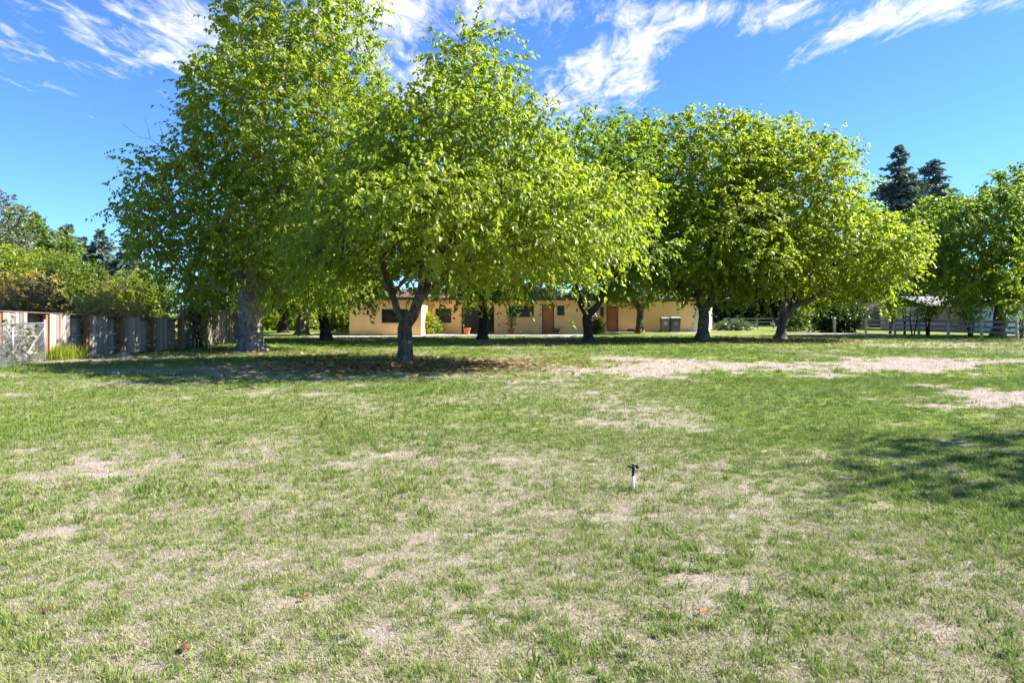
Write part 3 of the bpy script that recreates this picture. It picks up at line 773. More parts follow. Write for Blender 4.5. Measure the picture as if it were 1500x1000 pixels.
T_(wx(707, Y), Y, [(.2, 0, 6.4, 4.6, 4.2, 4.0), (0, 0, 4.2, 4.0, 3.8, 1.9)],
   [[(0, 0, 0), (.02, 0, .9), (0, 0, 2.1)], [(0, 0, 2.1), (-.9, 0, 3.2), (-1.6, 0, 4.4)], [(0, 0, 2.1), (.7, 0, 3.3), (1.4, 0, 5)]],
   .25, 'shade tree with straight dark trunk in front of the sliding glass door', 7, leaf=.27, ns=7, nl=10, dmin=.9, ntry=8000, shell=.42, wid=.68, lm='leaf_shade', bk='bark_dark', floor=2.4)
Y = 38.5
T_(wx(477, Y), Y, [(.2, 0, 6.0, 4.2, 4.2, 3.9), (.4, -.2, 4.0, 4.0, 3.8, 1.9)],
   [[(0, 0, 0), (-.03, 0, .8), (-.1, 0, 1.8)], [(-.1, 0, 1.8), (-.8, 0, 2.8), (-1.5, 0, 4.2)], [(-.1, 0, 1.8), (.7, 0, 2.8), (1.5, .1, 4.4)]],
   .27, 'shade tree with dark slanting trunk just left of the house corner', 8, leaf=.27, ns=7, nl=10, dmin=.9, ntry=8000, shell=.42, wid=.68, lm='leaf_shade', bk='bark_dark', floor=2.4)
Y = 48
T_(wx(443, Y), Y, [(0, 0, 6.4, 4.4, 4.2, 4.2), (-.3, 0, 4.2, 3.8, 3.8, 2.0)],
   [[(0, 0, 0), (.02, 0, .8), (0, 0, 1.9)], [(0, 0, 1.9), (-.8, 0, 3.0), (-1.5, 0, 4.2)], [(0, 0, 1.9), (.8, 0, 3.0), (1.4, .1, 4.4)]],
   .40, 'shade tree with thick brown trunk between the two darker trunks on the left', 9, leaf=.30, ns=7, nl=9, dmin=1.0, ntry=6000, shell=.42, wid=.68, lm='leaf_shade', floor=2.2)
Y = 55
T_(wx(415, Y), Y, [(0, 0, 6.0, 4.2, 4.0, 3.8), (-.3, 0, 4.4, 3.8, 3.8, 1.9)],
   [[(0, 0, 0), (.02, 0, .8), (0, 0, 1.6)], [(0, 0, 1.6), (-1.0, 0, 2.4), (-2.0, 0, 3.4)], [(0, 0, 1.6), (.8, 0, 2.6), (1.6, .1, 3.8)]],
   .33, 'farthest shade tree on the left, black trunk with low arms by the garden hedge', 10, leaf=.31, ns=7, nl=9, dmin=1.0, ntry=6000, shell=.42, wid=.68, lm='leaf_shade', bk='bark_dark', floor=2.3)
# right edge
Y = 47
T_(wx(1462, Y), Y, [(-1.0, 0, 6.2, 5.0, 4.6, 3.6), (-.6, -.4, 4.6, 4.6, 4.4, 2.2), (2.2, 0, 7.9, 3.4, 3.4, 3.9)],
   [[(0, 0, 0), (.1, 0, .8), (.25, 0, 2.0)], [(.25, 0, 2.0), (-.8, 0, 3.4), (-1.6, 0, 5.2)], [(.25, 0, 2.0), (1.0, 0, 3.2), (1.6, 0, 5)]],
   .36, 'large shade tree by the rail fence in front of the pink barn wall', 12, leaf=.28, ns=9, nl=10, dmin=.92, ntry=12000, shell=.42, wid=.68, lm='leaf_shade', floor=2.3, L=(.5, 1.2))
Y = 39
T_(wx(1528, Y), Y, [(.2, 0, 3.6, 1.9, 2.0, 1.7), (.8, 0, 5, 2.0, 2, 1.8)], [[(0, 0, 0), (-.1, 0, .6), (-.2, 0, 1.2)], [(-.2, 0, 1.2), (-.7, 0, 2.2), (-1.0, 0, 3.0)]],
   .12, 'small pale leafed tree cut by the right edge of the picture', 13, leaf=.22, ns=7, nl=9, dmin=.9, ntry=2000, floor=1.6)
# stands right of the frame; its shade falls on the near lawn
T_(13.3, 7.1, [(0, 0, 5.6, 1.9, 1.8, 1.2), (.9, .3, 6.6, 1.7, 1.7, 1.2), (-.6, -.9, 4.9, 1.2, 1.2, .8)], [[(0, 0, 0), (.03, 0, 1.2), (0, 0, 2.8)], [(0, 0, 2.8), (-.6, 0, 3.8), (-.9, 0, 5.0)], [(0, 0, 2.8), (.6, 0, 3.9), (1.0, .1, 5.4)]],
   .17, 'shade tree beyond the right edge, casting its shade on the near lawn', 14, leaf=.19, ns=5, nl=9, dmin=.8, ntry=2500, floor=2.4, keep=.8)

# ------------------------------------------------------------------ shrubs and far trees
def shrub(x, y, ells, label, seed, lm, leaf=.12, ns=7, nl=8, dmin=.5, ntry=1500, shell=.35, name='shrub', cat='shrub', group=None, bk='bark_dark', L=(.25, .6), droop=.3, stems=5, floor=.05, upb=.5, wid=.6, cvm=.42, keep=1.0):
    leaf *= 1.3; ntry = int(ntry * 1.6); dmin *= .88
    r = np.random.default_rng(seed); root = empty(name, (x, y, 0), label, cat, group)
    pts = poisson(ells, ntry, dmin, r, shell, floor)
    if keep < 1: pts = pts[r.random(len(pts)) < keep]
    E = np.array(ells, float); c = E[:, :3].mean(0); c[2] *= .4
    V, T, A = leaves(pts, unit(pts - c), leaf, r, ns, nl, L, droop, 2, upb=upb, jitter=.16, wid=wid, hang=.35, base_var=r.normal(cvm, .18, len(pts)))
    s = MB()
    for k in range(stems):
        q = pts[r.integers(len(pts))]; b = np.array((r.normal(0, .12), r.normal(0, .12), -.05)); mth = b + (q - b) * .5 + np.array((0, 0, .15 * q[2]))
        s.tube([b, mth, q], [.035, .025, .01], 5, False)
        for kk in range(2):
            q2 = pts[r.integers(len(pts))]; s.tube([mth, (mth + q2) / 2 + np.array((0, 0, .1)), q2], [.022, .015, .006], 4, False)
    s.build('stem', M[bk], root)
    tag(link('foliage', np_mesh('foliage', V, T, A), M[lm], root), kind='stuff')
    global TOT; TOT += len(T); return root

# behind the left fence
GF = 'shrubs behind the wooden fence'
Y = 31; shrub(wx(20, Y), Y, [(0, 0, 1.4, 1.9, 1.6, 1.5), (.8, 0, 2.0, 1.2, 1.2, 1.1), (-1.2, 0, 1.9, 1.2, 1, 1)], 'dusty orange pink bush above the fence at far left', 31, 'leaf_orange', ntry=2500, dmin=.45, group=GF)
Y = 29; shrub(wx(55, Y), Y, [(0, 0, 1.3, 1.2, 1.2, 1.3), (.2, 0, 2.0, .6, .7, 1.0)], 'sparse brown twiggy bush with reddish leaves over the fence', 32, 'leaf_brown', ntry=1200, dmin=.45, group=GF, keep=.7)
Y = 36; shrub(wx(100, Y), Y, [(0, 0, 2.2, 2.0, 1.8, 2.1), (.2, 0, 3.3, 1.5, 1.4, 1.1)], 'round dark green bush rising highest over the fence', 33, 'leaf_bush', ntry=2800, group=GF, cvm=.5)
Y = 40; shrub(wx(48, Y), Y, [(0, 0, 2.6, 2.6, 2, 2.4), (-1, 0, 4, 1.9, 1.6, 1.3), (1.2, 0, 3.6, 1.6, 1.5, 1.2)], 'bright lime green bush behind the orange one at far left', 34, 'leaf_lime', ntry=3000, dmin=.6, leaf=.16, group=GF)
Y = 29.5; shrub(wx(150, Y), Y, [(-.3, 0, 1.2, 1.3, 1.0, 1.05), (.9, 0, 1.0, 1.1, .9, .85)], 'pale yellow orange bush low over the middle of the fence', 35, 'leaf_orange', ntry=1800, dmin=.4, group=GF, cvm=.65)
Y = 34; shrub(wx(196, Y), Y, [(0, 0, 1.6, 1.4, 1.2, 1.6), (.6, 0, 2.4, 1.0, 1, 1.0), (-1.2, 0, 1.5, 1, 1, 1.2)], 'yellow green bush behind the fence below the big tree', 36, 'leaf_lime', ntry=2200, dmin=.5, group=GF)
Y = 34; shrub(wx(148, Y), Y + .6, [(0, 0, 2.0, .8, .8, 1.0), (.2, 0, 1.4, 1.1, 1, 1.3)], 'dull reddish brown bush between two green ones behind the fence', 37, 'leaf_brown', ntry=1000, dmin=.45, group=GF)
Y = 37; shrub(wx(232, Y) - 1.2, Y, [(0, 0, 1.8, 1.4, 1.6, 1.8), (-.6, 2.5, 2.1, 1.4, 2.2, 2.0)], 'shaded green bush behind the dark end of the fence', 38, 'leaf_bush', ntry=2200, dmin=.55, group=GF)

def far_tree(x, y, ells, label, seed, lm, leaf, dmin, trunk, group, name='tree', keep=1.0, ntry=2500, ns=6, nl=8):
    h = ells[0][2]
    return T_(x, y, ells, [[(0, 0, 0), (0, 0, h * .3), (.05, 0, h * .55)], [(.05, 0, h * .55), (-.6, 0, h * .75), (-1, 0, h)], [(.05, 0, h * .55), (.6, 0, h * .8), (.9, 0, h * 1.1)]],
       trunk, label, seed, leaf=leaf * 1.3, ns=ns + 1, nl=nl, dmin=dmin * .85, ntry=ntry * 2, shell=.4, wid=.8, lm=lm, bk='bark_dark', name=name, group=group, floor=.8, keep=keep, droop=.4, L=(.5, 1.2))
GB = 'trees beyond the wooden fence'
Y = 60; far_tree(wx(36, Y), Y, [(0, 0, 6.6, 1.9, 1.8, 3.4), (.2, 0, 8.4, 1.1, 1.1, 2.0)], 'narrow dark green tree with a pointed top at far left', 41, 'leaf_bush', .26, .95, .22, GB)
Y = 58; far_tree(wx(64, Y), Y, [(0, 0, 6.3, 2.0, 1.8, 2.6), (-.8, 0, 4.8, 2.2, 2, 2.4)], 'rounded green tree right of the pointed one at far left', 42, 'leaf_bush', .26, .95, .22, GB)
Y = 46; far_tree(wx(-8, Y), Y, [(0, 0, 7.0, 1.8, 2, 2.4), (-.8, 0, 5.4, 2.4, 2, 2.4)], 'grey green loose tree cut by the left edge', 43, 'leaf_grey', .17, .8, .2, GB, keep=.75)
Y = 50; far_tree(wx(12, Y), Y, [(0, 0, 4.2, 2.6, 2, 2.4)], 'low bright green tree under the grey one at left edge', 44, 'leaf_lime', .2, .8, .2, GB)

def conifer(x, y, h, w, label, seed, lm='needle', gap=1.0, name='conifer', group=None, crown0=.08, ragged=.3, nb=None):
    """trunk with whorls of drooping boughs, each bough a spray of needle tufts"""
    r = np.random.default_rng(seed); root = empty(name, (x, y, 0), label, 'conifer', group)
    w *= 1.4
    t = MB(); t.tube([(0, 0, -.1), (0, 0, h * .5), (0, 0, h * .97)], [h * .018, h * .011, .02], 8); t.build('trunk', M['bark_dark'], root)
    V = []; T = []; A = []; nv = 0; z = h * crown0
    b = MB()
    while z < h * .985:
        f = (z - h * crown0) / (h * (1 - crown0)); rad = w * (1 - f) ** .85 * (1 - ragged / 2 + ragged * r.random()) + .12
        n = int(6 + 4 * (1 - f)) if nb is None else nb
        for k in range(n):
            a = r.random() * 6.283; ln = rad * (.35 + .9 * r.random() ** 1.6); d = np.array((math.cos(a), math.sin(a), 0)); s = np.array((-d[1], d[0], 0))
            up = .32 - .3 * (1 - f) + r.normal(0, .16)
            if ln > 1: b.tube([(0, 0, z), d * ln + np.array((0, 0, z + up * ln))], [.03, .01], 3, False)
            m = max(7, int(ln * 14)); tt = r.uniform(.12, 1, m)
            p = d * (ln * tt)[:, None] + np.array((0, 0, z)) + np.array((0, 0, 1)) * (ln * (up * tt - .18 * tt ** 2))[:, None] + s * (r.normal(0, .16, m) * ln * (1.1 - tt * .6))[:, None] + r.normal(0, .06, (m, 3))
            ax = unit(d * .6 + s * r.normal(0, .7, m)[:, None] + np.array((0, 0, -.25)) + r.normal(0, .25, (m, 3))); L = (.38 + .45 * r.random(m))[:, None] * (.6 + .5 * min(1, ln / 2))
            sd = unit(np.cross(ax, r.normal(size=(m, 3)))); ww = L * .26
            V.append(np.stack([p, p + ax * L * .5 + sd * ww, p + ax * L * .5 - sd * ww, p + ax * L], 1).reshape(-1, 3))
            kk = np.arange(m)[:, None] * 4 + nv; T.append(np.stack([kk + np.array((0, 1, 3)), kk + np.array((0, 3, 2))], 1).reshape(-1, 3)); nv += 4 * m
            A.append(np.repeat(np.clip(r.normal(.4, .2, m), 0, 1), 2))
        z += gap * (.10 + .55 * r.random()) * (.45 + .55 * (1 - f))
    if b.v: tag(b.build('branches', M['bark_dark'], root), kind='stuff')
    tag(link('foliage', np_mesh('foliage', np.concatenate(V), np.concatenate(T), np.concatenate(A)), M[lm], root), kind='stuff')
    global TOT; TOT += sum(len(q) for q in T)
GC = 'conifers behind the wooden fence'
Y = 80
conifer(wx(100, Y), Y, wz(325, Y), 2.6, 'blue green conifer, tallest of those at far left', 51, group=GC)
conifer(wx(121, Y + 4), Y + 4, wz(346, Y + 4), 2.2, 'short blue green conifer between two taller ones', 52, group=GC)
conifer(wx(147, Y - 3), Y - 3, wz(335, Y - 3), 2.9, 'broad blue green conifer right of the short one', 53, group=GC)
conifer(wx(187, Y - 5), Y - 5, wz(338, Y - 5), 2.8, 'dark conifer half hidden by the big left tree', 54, group=GC)
GR = 'conifers on the right'
Y = 88
conifer(wx(1317, Y), Y, wz(208, Y), 4.8, 'tall ragged dark conifer against the sky on the right', 55, lm='needle', group=GR, gap=1.1, ragged=.9)
conifer(wx(1367, Y + 6), Y + 6, wz(230, Y + 6), 5.6, 'broader dark conifer behind and right of the tall ragged one', 56, group=GR, gap=1.0, ragged=.5)

# garden beyond the shade, left of the house
GH = 'garden bushes left of the house'
for i, (px, Y, rx, h, lm, lab) in enumerate([
        (500, 60, 1.6, 2.6, 'leaf_lime', 'pale sunlit bush against the left end of the house'),
        (468, 66, 1.9, 2.0, 'leaf_bush', 'green bush between the two right trunks of the left grove'),
        (434, 64, 1.9, 1.8, 'leaf_lime', 'light green garden bush left of the thick brown trunk'),
        (398, 68, 2.2, 1.9, 'leaf_bush', 'green garden bush behind the farthest black trunk'),
        (370, 62, 2.3, 2.6, 'leaf_lime', 'light green bush seen right beside the thick pale trunk'),
        (490, 67, 1.3, .9, 'leaf_lime', 'low lime bush at the foot of the pale sunlit one')]):
    shrub(wx(px, Y), Y, [(0, 0, h * .5, rx, rx * .8, h * .55), (.4, 0, h * .75, rx * .6, rx * .6, h * .35)], lab, 60 + i, lm, leaf=.2, ntry=1400, dmin=.55, group=GH)
for i, (px, Y, rx, h, lab) in enumerate([
        (345, 78, 4.5, 6.5, 'dark tree mass behind the end of the wooden fence'), (395, 84, 5, 7.5, 'dark evergreen behind the left garden bushes'),
        (450, 82, 5, 7.5, 'dark evergreen between the garden and the sky, left of the house'), (510, 86, 5, 8, 'dark evergreen rising behind the left end of the house')]):
    far_tree(wx(px, Y), Y, [(0, 0, h * .5, rx, rx * .8, h * .5)], lab, 70 + i, 'leaf_dark', .36, 1.3, .3, 'dark trees behind the garden', ntry=2000)

def far_woods():
    r = np.random.default_rng(9); n = 2600
    x = r.uniform(-230, 230, n); h = 4.0 + 4.5 * fbm(x * .06, x * 0 + 3, 3); z = h * r.random(n) ** .8; y = 150 + r.normal(0, 3, n)
    P = np.stack([x, y, z], 1)
    V, T, A = leaves(P, np.tile(np.array((0, -1., .3)), (n, 1)), .85, r, 3, 5, (.8, 2.0), .4, 2, jitter=.5, wid=.9, base_var=r.normal(.4, .2, n))
    tag(link('far_woods', np_mesh('far_woods', V, T, A), M['leaf_dark']), 'dark band of far woods along the horizon', 'woods', kind='stuff')
far_woods()
# dark trees behind the right side paddock
for i, (px, Y, rx, h, lab) in enumerate([
        (1055, 88, 5, 9, 'dark tree right behind the white corner of the house'), (1120, 92, 6, 10, 'dark tree behind the far white rails'),
        (1180, 86, 5, 9, 'dark tree behind the yellow green bush'), (1245, 90, 6, 10, 'dark tree above the dark hedge bush'),
        (1310, 94, 6, 9, 'dark tree behind the gabled shed')]):
    far_tree(wx(px, Y), Y, [(0, 0, h * .5, rx, rx * .7, h * .52), (1.5, 0, h * .3, rx * .8, rx * .6, h * .3)], lab, 80 + i, 'leaf_dark', .38, 1.3, .3, 'dark trees behind the paddock', ntry=2200)
Y = 56; shrub(wx(1228, Y), Y, [(-.5, 0, 1.0, 1.4, 1.0, 1.15), (.8, 0, 1.1, 1.3, 1.0, 1.15)], 'dense dark hedge bush at the left end of the rail fence', 91, 'leaf_dark', leaf=.17, ntry=2500, dmin=.4)
Y = 62; shrub(wx(1187, Y), Y, [(0, 0, .8, .9, .8, .9)], 'sunlit yellow green bush beside the dark hedge bush', 92, 'leaf_lime', leaf=.17, ntry=1200, dmin=.4)
Y = 60; shrub(wx(1166, Y), Y, [(0, 0, .9, 1.1, .8, .9), (.5, 0, 1.2, .8, .7, .7)], 'shaded green bush right of the spreading tree trunk', 93, 'leaf_bush', leaf=.17, ntry=1200, dmin=.42)
Y = 62; shrub(wx(1072, Y), Y, [(0, 0, .3, 1.6, .8, .45)], 'low blue green ground bush right of the white house corner', 94, 'leaf_grey', leaf=.15, ntry=1200, dmin=.35)

# slim multi-stemmed trees along the rail fence
def slim(px, Y, h, nst, label, seed, spread=.5, ls=.13, dens=1.0):
    r = np.random.default_rng(seed); x = wx(px, Y)
    root = empty('slim_tree', (x, Y, 0), label, 'tree', 'slim shrubby trees along the rail fence')
    s = MB(); P = []
    for k in range(nst):
        a = r.random() * 6.283; top = np.array((math.cos(a) * spread * r.uniform(.4, 1.3), math.sin(a) * spread * .7, h * r.uniform(.75, 1.0)))
        b = np.array((r.normal(0, .07), r.normal(0, .07), -.05)); mid = b + (top - b) * .45 + np.array((r.normal(0, .1), r.normal(0, .1), .1))
        s.tube([b, mid, top], [.06 * r.uniform(.8, 1.3), .045, .015], 6, False)
        for kk in range(5):
            t = r.uniform(.35, 1); p0 = mid + (top - mid) * max(0, t * 1.6 - .6); q = p0 + np.array((r.normal(0, .45), r.normal(0, .4), r.uniform(.05, .5))); s.tube([p0, q], [.016, .006], 3, False); P.append(q); P.append((p0 + q) / 2)
    s.build('trunk', M['bark_dark'], root)
    P = np.array(P); V, T, A = leaves(P, unit(P - np.array((0, 0, h * .5))), ls, r, max(1, int(3 * dens)), 8, (.25, .6), .4, 2, jitter=.15)
    tag(link('foliage', np_mesh('foliage', V, T, A), M['leaf_shade'], root), kind='stuff')
slim(1303, 52, 2.6, 5, 'bushy dark slim tree with many stems nearest the gabled shed', 101, .5, dens=1.8)
slim(1325, 50, 2.5, 2, 'slim tree with one thin straight stem before the rails', 102, .25)
slim(1339, 48.5, 2.5, 2, 'slim leaning tree left of the second white post', 103, .4, dens=1.2)
slim(1358, 47.5, 2.2, 4, 'slim many stemmed tree with leafy top right of the second white post', 104, .6, dens=1.7)
slim(1421, 45, 1.9, 4, 'slim shrubby tree with bare dark stems before the pink barn', 105, .6, dens=1.0)
slim(1494, 42, 2.3, 3, 'slim dark stemmed tree at the right edge by the last post', 106, .6, dens=.8)

# ------------------------------------------------------------------ fences
UNIT = MB(); UNIT.box(-.5, .5, -.5, .5, 0, 1)
def pbox(name, me, parent, mat_, p, d, n, w, t, h, z=0, off=0, tilt=0):
    """a part made of the shared unit box, standing at p"""
    o = link(name, me, mat_, parent); o.location = (p[0] + n[0] * off, p[1] + n[1] * off, z)
    o.rotation_euler = (tilt, 0, math.atan2(d[1], d[0])); o.scale = (w, t, h); return o
def unit_mesh(nm, m):
    me = UNIT.mesh(nm); me.materials.append(m); return me

def wood_fence():
    a = np.array((wx(38, 21.4), 21.4)); b = np.array((wx(266, 28.8), 28.8)); L = np.linalg.norm(b - a); d = (b - a) / L; n = np.array((d[1], -d[0]))
    root = empty('wooden_fence', (0, 0, 0), 'weathered grey board fence with alternating recessed bays and rusty posts', 'fence')
    bd, rl, po, cp = unit_mesh('board', M['grey_wood']), unit_mesh('rail', M['grey_wood']), unit_mesh('post', M['red_wood']), unit_mesh('cap_rail', M['dark_wood'])
    dk = unit_mesh('board', M['dark_wood'])
    bays = 9; bl = L / bays; bw = bl / 6; r = random.Random(4)
    Hh = lambda s: 1.56 + (1.30 - 1.56) * s / L
    for k in range(-5, bays):
        s0 = k * bl; rec = k % 2 == 0
        for j in range(6):
            s = s0 + (j + .5) * bw; p = a + d * s; h = Hh(s) - .05 - r.random() * .03
            pbox('board', bd, root, None, p, d, n, bw - .008 - r.random() * .006, .018, h, .03 + r.random() * .03, (-.32 if rec else .03) + r.uniform(-.004, .004), r.uniform(-.008, .008))
        pm = a + d * (s0 + bl / 2)
        if rec:
            for zz in (.22, .72): pbox('rail', rl, root, None, pm, d, n, bl - .02, .045, .085, zz, -.27)
            pbox('rail', cp, root, None, pm, d, n, bl - .02, .045, .09, Hh(s0) - .14, -.27)
        pe = a + d * (s0 + (bl - .05 if rec else .0)) 
        if rec: pbox('post', po, root, None, a + d * (s0 + bl - .06), d, n, .085, .13, Hh(s0) - .05, -.02, -.055)
        c = pbox('cap_rail', cp, root, None, pm, d, n, bl - .004, .40, .03, (Hh(s0) + Hh(s0 + bl)) / 2 - .015, -.14); c.rotation_euler = (0, math.atan2(Hh(s0) - Hh(s0 + bl), bl), math.atan2(d[1], d[0]))
    # taller dark stretch that runs on under the big tree
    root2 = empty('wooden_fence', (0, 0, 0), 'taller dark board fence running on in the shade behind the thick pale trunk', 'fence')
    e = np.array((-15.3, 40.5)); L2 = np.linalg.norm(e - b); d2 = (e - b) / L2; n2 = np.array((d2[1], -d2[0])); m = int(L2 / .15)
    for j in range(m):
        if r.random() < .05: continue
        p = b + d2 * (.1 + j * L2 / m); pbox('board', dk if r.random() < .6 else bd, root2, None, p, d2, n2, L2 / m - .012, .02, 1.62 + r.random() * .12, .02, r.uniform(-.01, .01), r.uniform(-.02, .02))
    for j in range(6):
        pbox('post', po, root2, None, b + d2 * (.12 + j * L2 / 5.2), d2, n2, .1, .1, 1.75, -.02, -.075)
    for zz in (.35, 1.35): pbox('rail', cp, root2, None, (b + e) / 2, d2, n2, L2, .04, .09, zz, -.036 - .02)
    # ivy on it
    c = b + d2 * 1.3 + n2 * .25
    shrub(c[0], c[1], [(-.1, 0, 1.1, .28, .5, .6), (-.1, .7, 1.4, .25, .4, .3)], 'grey green climber hanging over the dark fence end', 111, 'leaf_grey', leaf=.1, ntry=900, dmin=.28, name='climbing_plant', cat='climber')
wood_fence()

def chain_link():
    p0 = np.array((-14.72, 21.5)); p1 = np.array((-13.3, 15.6)); L = np.linalg.norm(p1 - p0); d = (p1 - p0) / L; H = 1.22
    root = empty('chain_link_fence', (0, 0, 0), 'galvanised chain link fence panel with diagonal brace at the left edge', 'fence')
    P = lambda s, z: (p0[0] + d[0] * s, p0[1] + d[1] * s, z)
    q = MB(); q.tube([P(0, -.05), P(0, H + .06)], .045, 10); q.lathe(P(0, H + .06), [(.05, 0), (.045, .03), (.02, .05), (.002, .055)], 10); q.build('post', M['galv'], root)
    for s in (2.1, 4.4):
        q = MB(); q.tube([P(s, -.05), P(s, H)], .03, 8); q.build('post', M['galv'], root)
    q = MB(); q.tube([P(0, H), P(L, H)], .024, 8); q.build('top_rail', M['galv'], root)
    q = MB(); q.tube([P(.02, H - .14), P(1.7, .03)], .024, 8); q.build('brace', M['galv'], root)
    w = MB(); st = .085; nw = int((L + H) / st)
    for k in range(nw):
        for sg in (1, -1):
            s0, z0 = (k * st - H, .02) if sg > 0 else (k * st, .02); s1, z1 = s0 + sg * (H - .02), H - .01
            if s0 < 0: z0 += -s0; s0 = 0
            if s1 > L: z1 -= s1 - L; s1 = L
            if s1 < 0: z1 -= -s1; s1 = 0
            if s0 > L: z0 += s0 - L; s0 = L
            if z1 - z0 < .05: continue
            o = .004 * sg; w.tube([(P(s0, z0)[0] + o, *P(s0, z0)[1:]), (P(s1, z1)[0] + o, *P(s1, z1)[1:])], .0035, 3, False)
    tag(w.build('wire_mesh', M['galv'], root), kind='stuff')
chain_link()
shrub(-14.75, 19.6, [(0, 0, .5, .25, 1.3, .55)], 'dry vine tangled behind the chain link fence', 113, 'leaf_grey', leaf=.08, ntry=800, dmin=.22, name='vine', cat='vine', L=(.15, .4), keep=.6)

def grass_clump(x, y, h, w, n, label, seed):
    r = np.random.default_rng(seed); root = empty('grass_clump', (x, y, 0), label, 'grass clump')
    k = n; a = r.random(k) * 6.283; le = np.abs(r.normal(0, .5, k)); ln = h * r.uniform(.6, 1.15, k); bx = r.normal(0, w * .38, (k, 2))
    d = np.stack([np.cos(a), np.sin(a), np.zeros(k)], 1); s = np.stack([-np.sin(a), np.cos(a), np.zeros(k)], 1)
    b = np.concatenate([bx, np.full((k, 1), -.02)], 1); m = b + d * (np.sin(le) * ln * .5)[:, None] + np.array((0, 0, 1)) * (np.cos(le) * ln * .55)[:, None]; t = m + d * (np.sin(le * 1.8) * ln * .5)[:, None] + np.array((0, 0, 1)) * (np.cos(le * 1.8) * ln * .45)[:, None]
    V = np.stack([b - s * .006, b + s * .006, m + s * .007, m - s * .007, t], 1).reshape(-1, 3); kk = np.arange(k)[:, None] * 5
    T = np.stack([kk + np.array(q) for q in ((0, 1, 2), (0, 2, 3), (3, 2, 4))], 1).reshape(-1, 3)
    tag(link('blades', np_mesh('blades', V, T, np.repeat(np.clip(r.normal(.6, .2, k), 0, 1), 3)), M['leaf_lime'], root), kind='stuff')
grass_clump(wx(88, 22.6), 22.6, .55, .8, 2600, 'bright yellow green grass clump at the foot of the fence', 121)

# stone and dead branches by the fence
def stone(x, y, sx, sy, sz, label, seed):
    r = np.random.default_rng(seed); mb = MB(); n = 10; prof = []
    vs = []; fs = []
    for i in range(6):
        f = i / 5 * math.pi / 2
        for k in range(n):
            a = k / n * 6.283; q = (1 + .25 * math.sin(2 * a + seed) + r.normal(0, .06)) * math.cos(f)
            vs.append((sx * q * math.cos(a), sy * q * math.sin(a), sz * math.sin(f) * (1 + r.normal(0, .05)) - .03))
    for i in range(5):
        for k in range(n): fs.append((i * n + k, i * n + (k + 1) % n, (i + 1) * n + (k + 1) % n, (i + 1) * n + k))
    mb.add(vs, fs, True); o = mb.build('stone', M['rock'], None, (x, y, 0)); tag(o, label, 'stone')
stone(wx(181, 24.2), 24.2, .30, .2, .24, 'grey stone leaning at the foot of the board fence', 3)
stone(wx(170, 24.0), 24.0, .13, .1, .1, 'small grey stone just left of the larger one', 7)
def sticks(x, y, n, label, seed):
    r = np.random.default_rng(seed); b = MB()
    for k in range(n):
        a = r.random() * 3.14; c = np.array((r.normal(0, .8), r.normal(0, .45), .02 + .08 * r.random())); ln = r.uniform(.15, .6); d = np.array((math.cos(a), math.sin(a), r.normal(0, .12)))
        b.tube([c - d * ln / 2, c + np.array((0, 0, .02)), c + d * ln / 2], [.006, .012, .004], 4, False)
    o = b.build('dead_twigs', M['rail_wood'], None, (x, y, .01)); tag(o, label, 'twigs', kind='stuff')
sticks(wx(122, 23.4), 23.4, 90, 'dry dead twigs heaped on the dirt before the fence', 5)

def rail_fence():
    pts = [(1256, 55.0), (1268.5, 53.6), (1311, 50.6), (1346, 48.4), (1389, 45.6), (1438, 43.4), (1490, 41.2), (1560, 38.5)]
    W = [np.array((wx(p, y), y)) for p, y in pts]
    root = empty('rail_fence', (0, 0, 0), 'three rail wooden fence with white posts along the right side', 'fence')
    po, rl = unit_mesh('post', M['white_paint']), unit_mesh('rail', M['rail_wood'])
    for i, p in enumerate(W[1:], 1):
        d = W[i] - W[i - 1]; d /= np.linalg.norm(d); n = np.array((d[1], -d[0])); pbox('post', po, root, None, p, d, n, .13, .13, 1.16 if i not in (4,) else 1.0, -.03)
    for i in range(len(W) - 1):
        d = W[i + 1] - W[i]; L = np.linalg.norm(d); d /= L; n = np.array((d[1], -d[0])); c = (W[i] + W[i + 1]) / 2
        for zz in (.28, .62, .95):
            o = pbox('rail', rl, root, None, c, d, n, L - .01, .04, .13, zz, -.102); o.rotation_euler[1] = random.uniform(-.006, .006)
rail_fence()
def far_rails():
    root = empty('rail_fence', (0, 0, 0), 'low white rail fence far off right of the house corner', 'fence')
    po, rl = unit_mesh('post', M['white_paint']), unit_mesh('rail', M['rail_wood'])
    Y = 72; d = np.array((1., 0)); n = np.array((0, -1.)); x0, x1 = wx(1062, Y), wx(1180, Y)
    k = 5; s = (x1 - x0) / k
    for i in range(k + 1): pbox('post', po, root, None, (x0 + i * s, Y), d, n, .13, .13, 1.12, -.03)
    for i in range(k):
        for zz in (.25, .60, .95): pbox('rail', rl, root, None, (x0 + (i + .5) * s, Y), d, n, s - .01, .04, .13, zz, .087)
far_rails()
q = MB(); xx = wx(1204, 57); q.box(-.09, .09, -.09, .09, -.03, 1.15); q.add([(-.11, -.11, 1.15), (.11, -.11, 1.15), (.11, .11, 1.15), (-.11, .11, 1.15), (0, 0, 1.24)], [(3, 2, 1, 0), (0, 1, 4), (1, 2, 4), (2, 3, 4), (3, 0, 4)])
tag(q.build('post', M['white_paint'], None, (xx, 54.8, 0)), 'lone white post before the dark hedge bush', 'post')

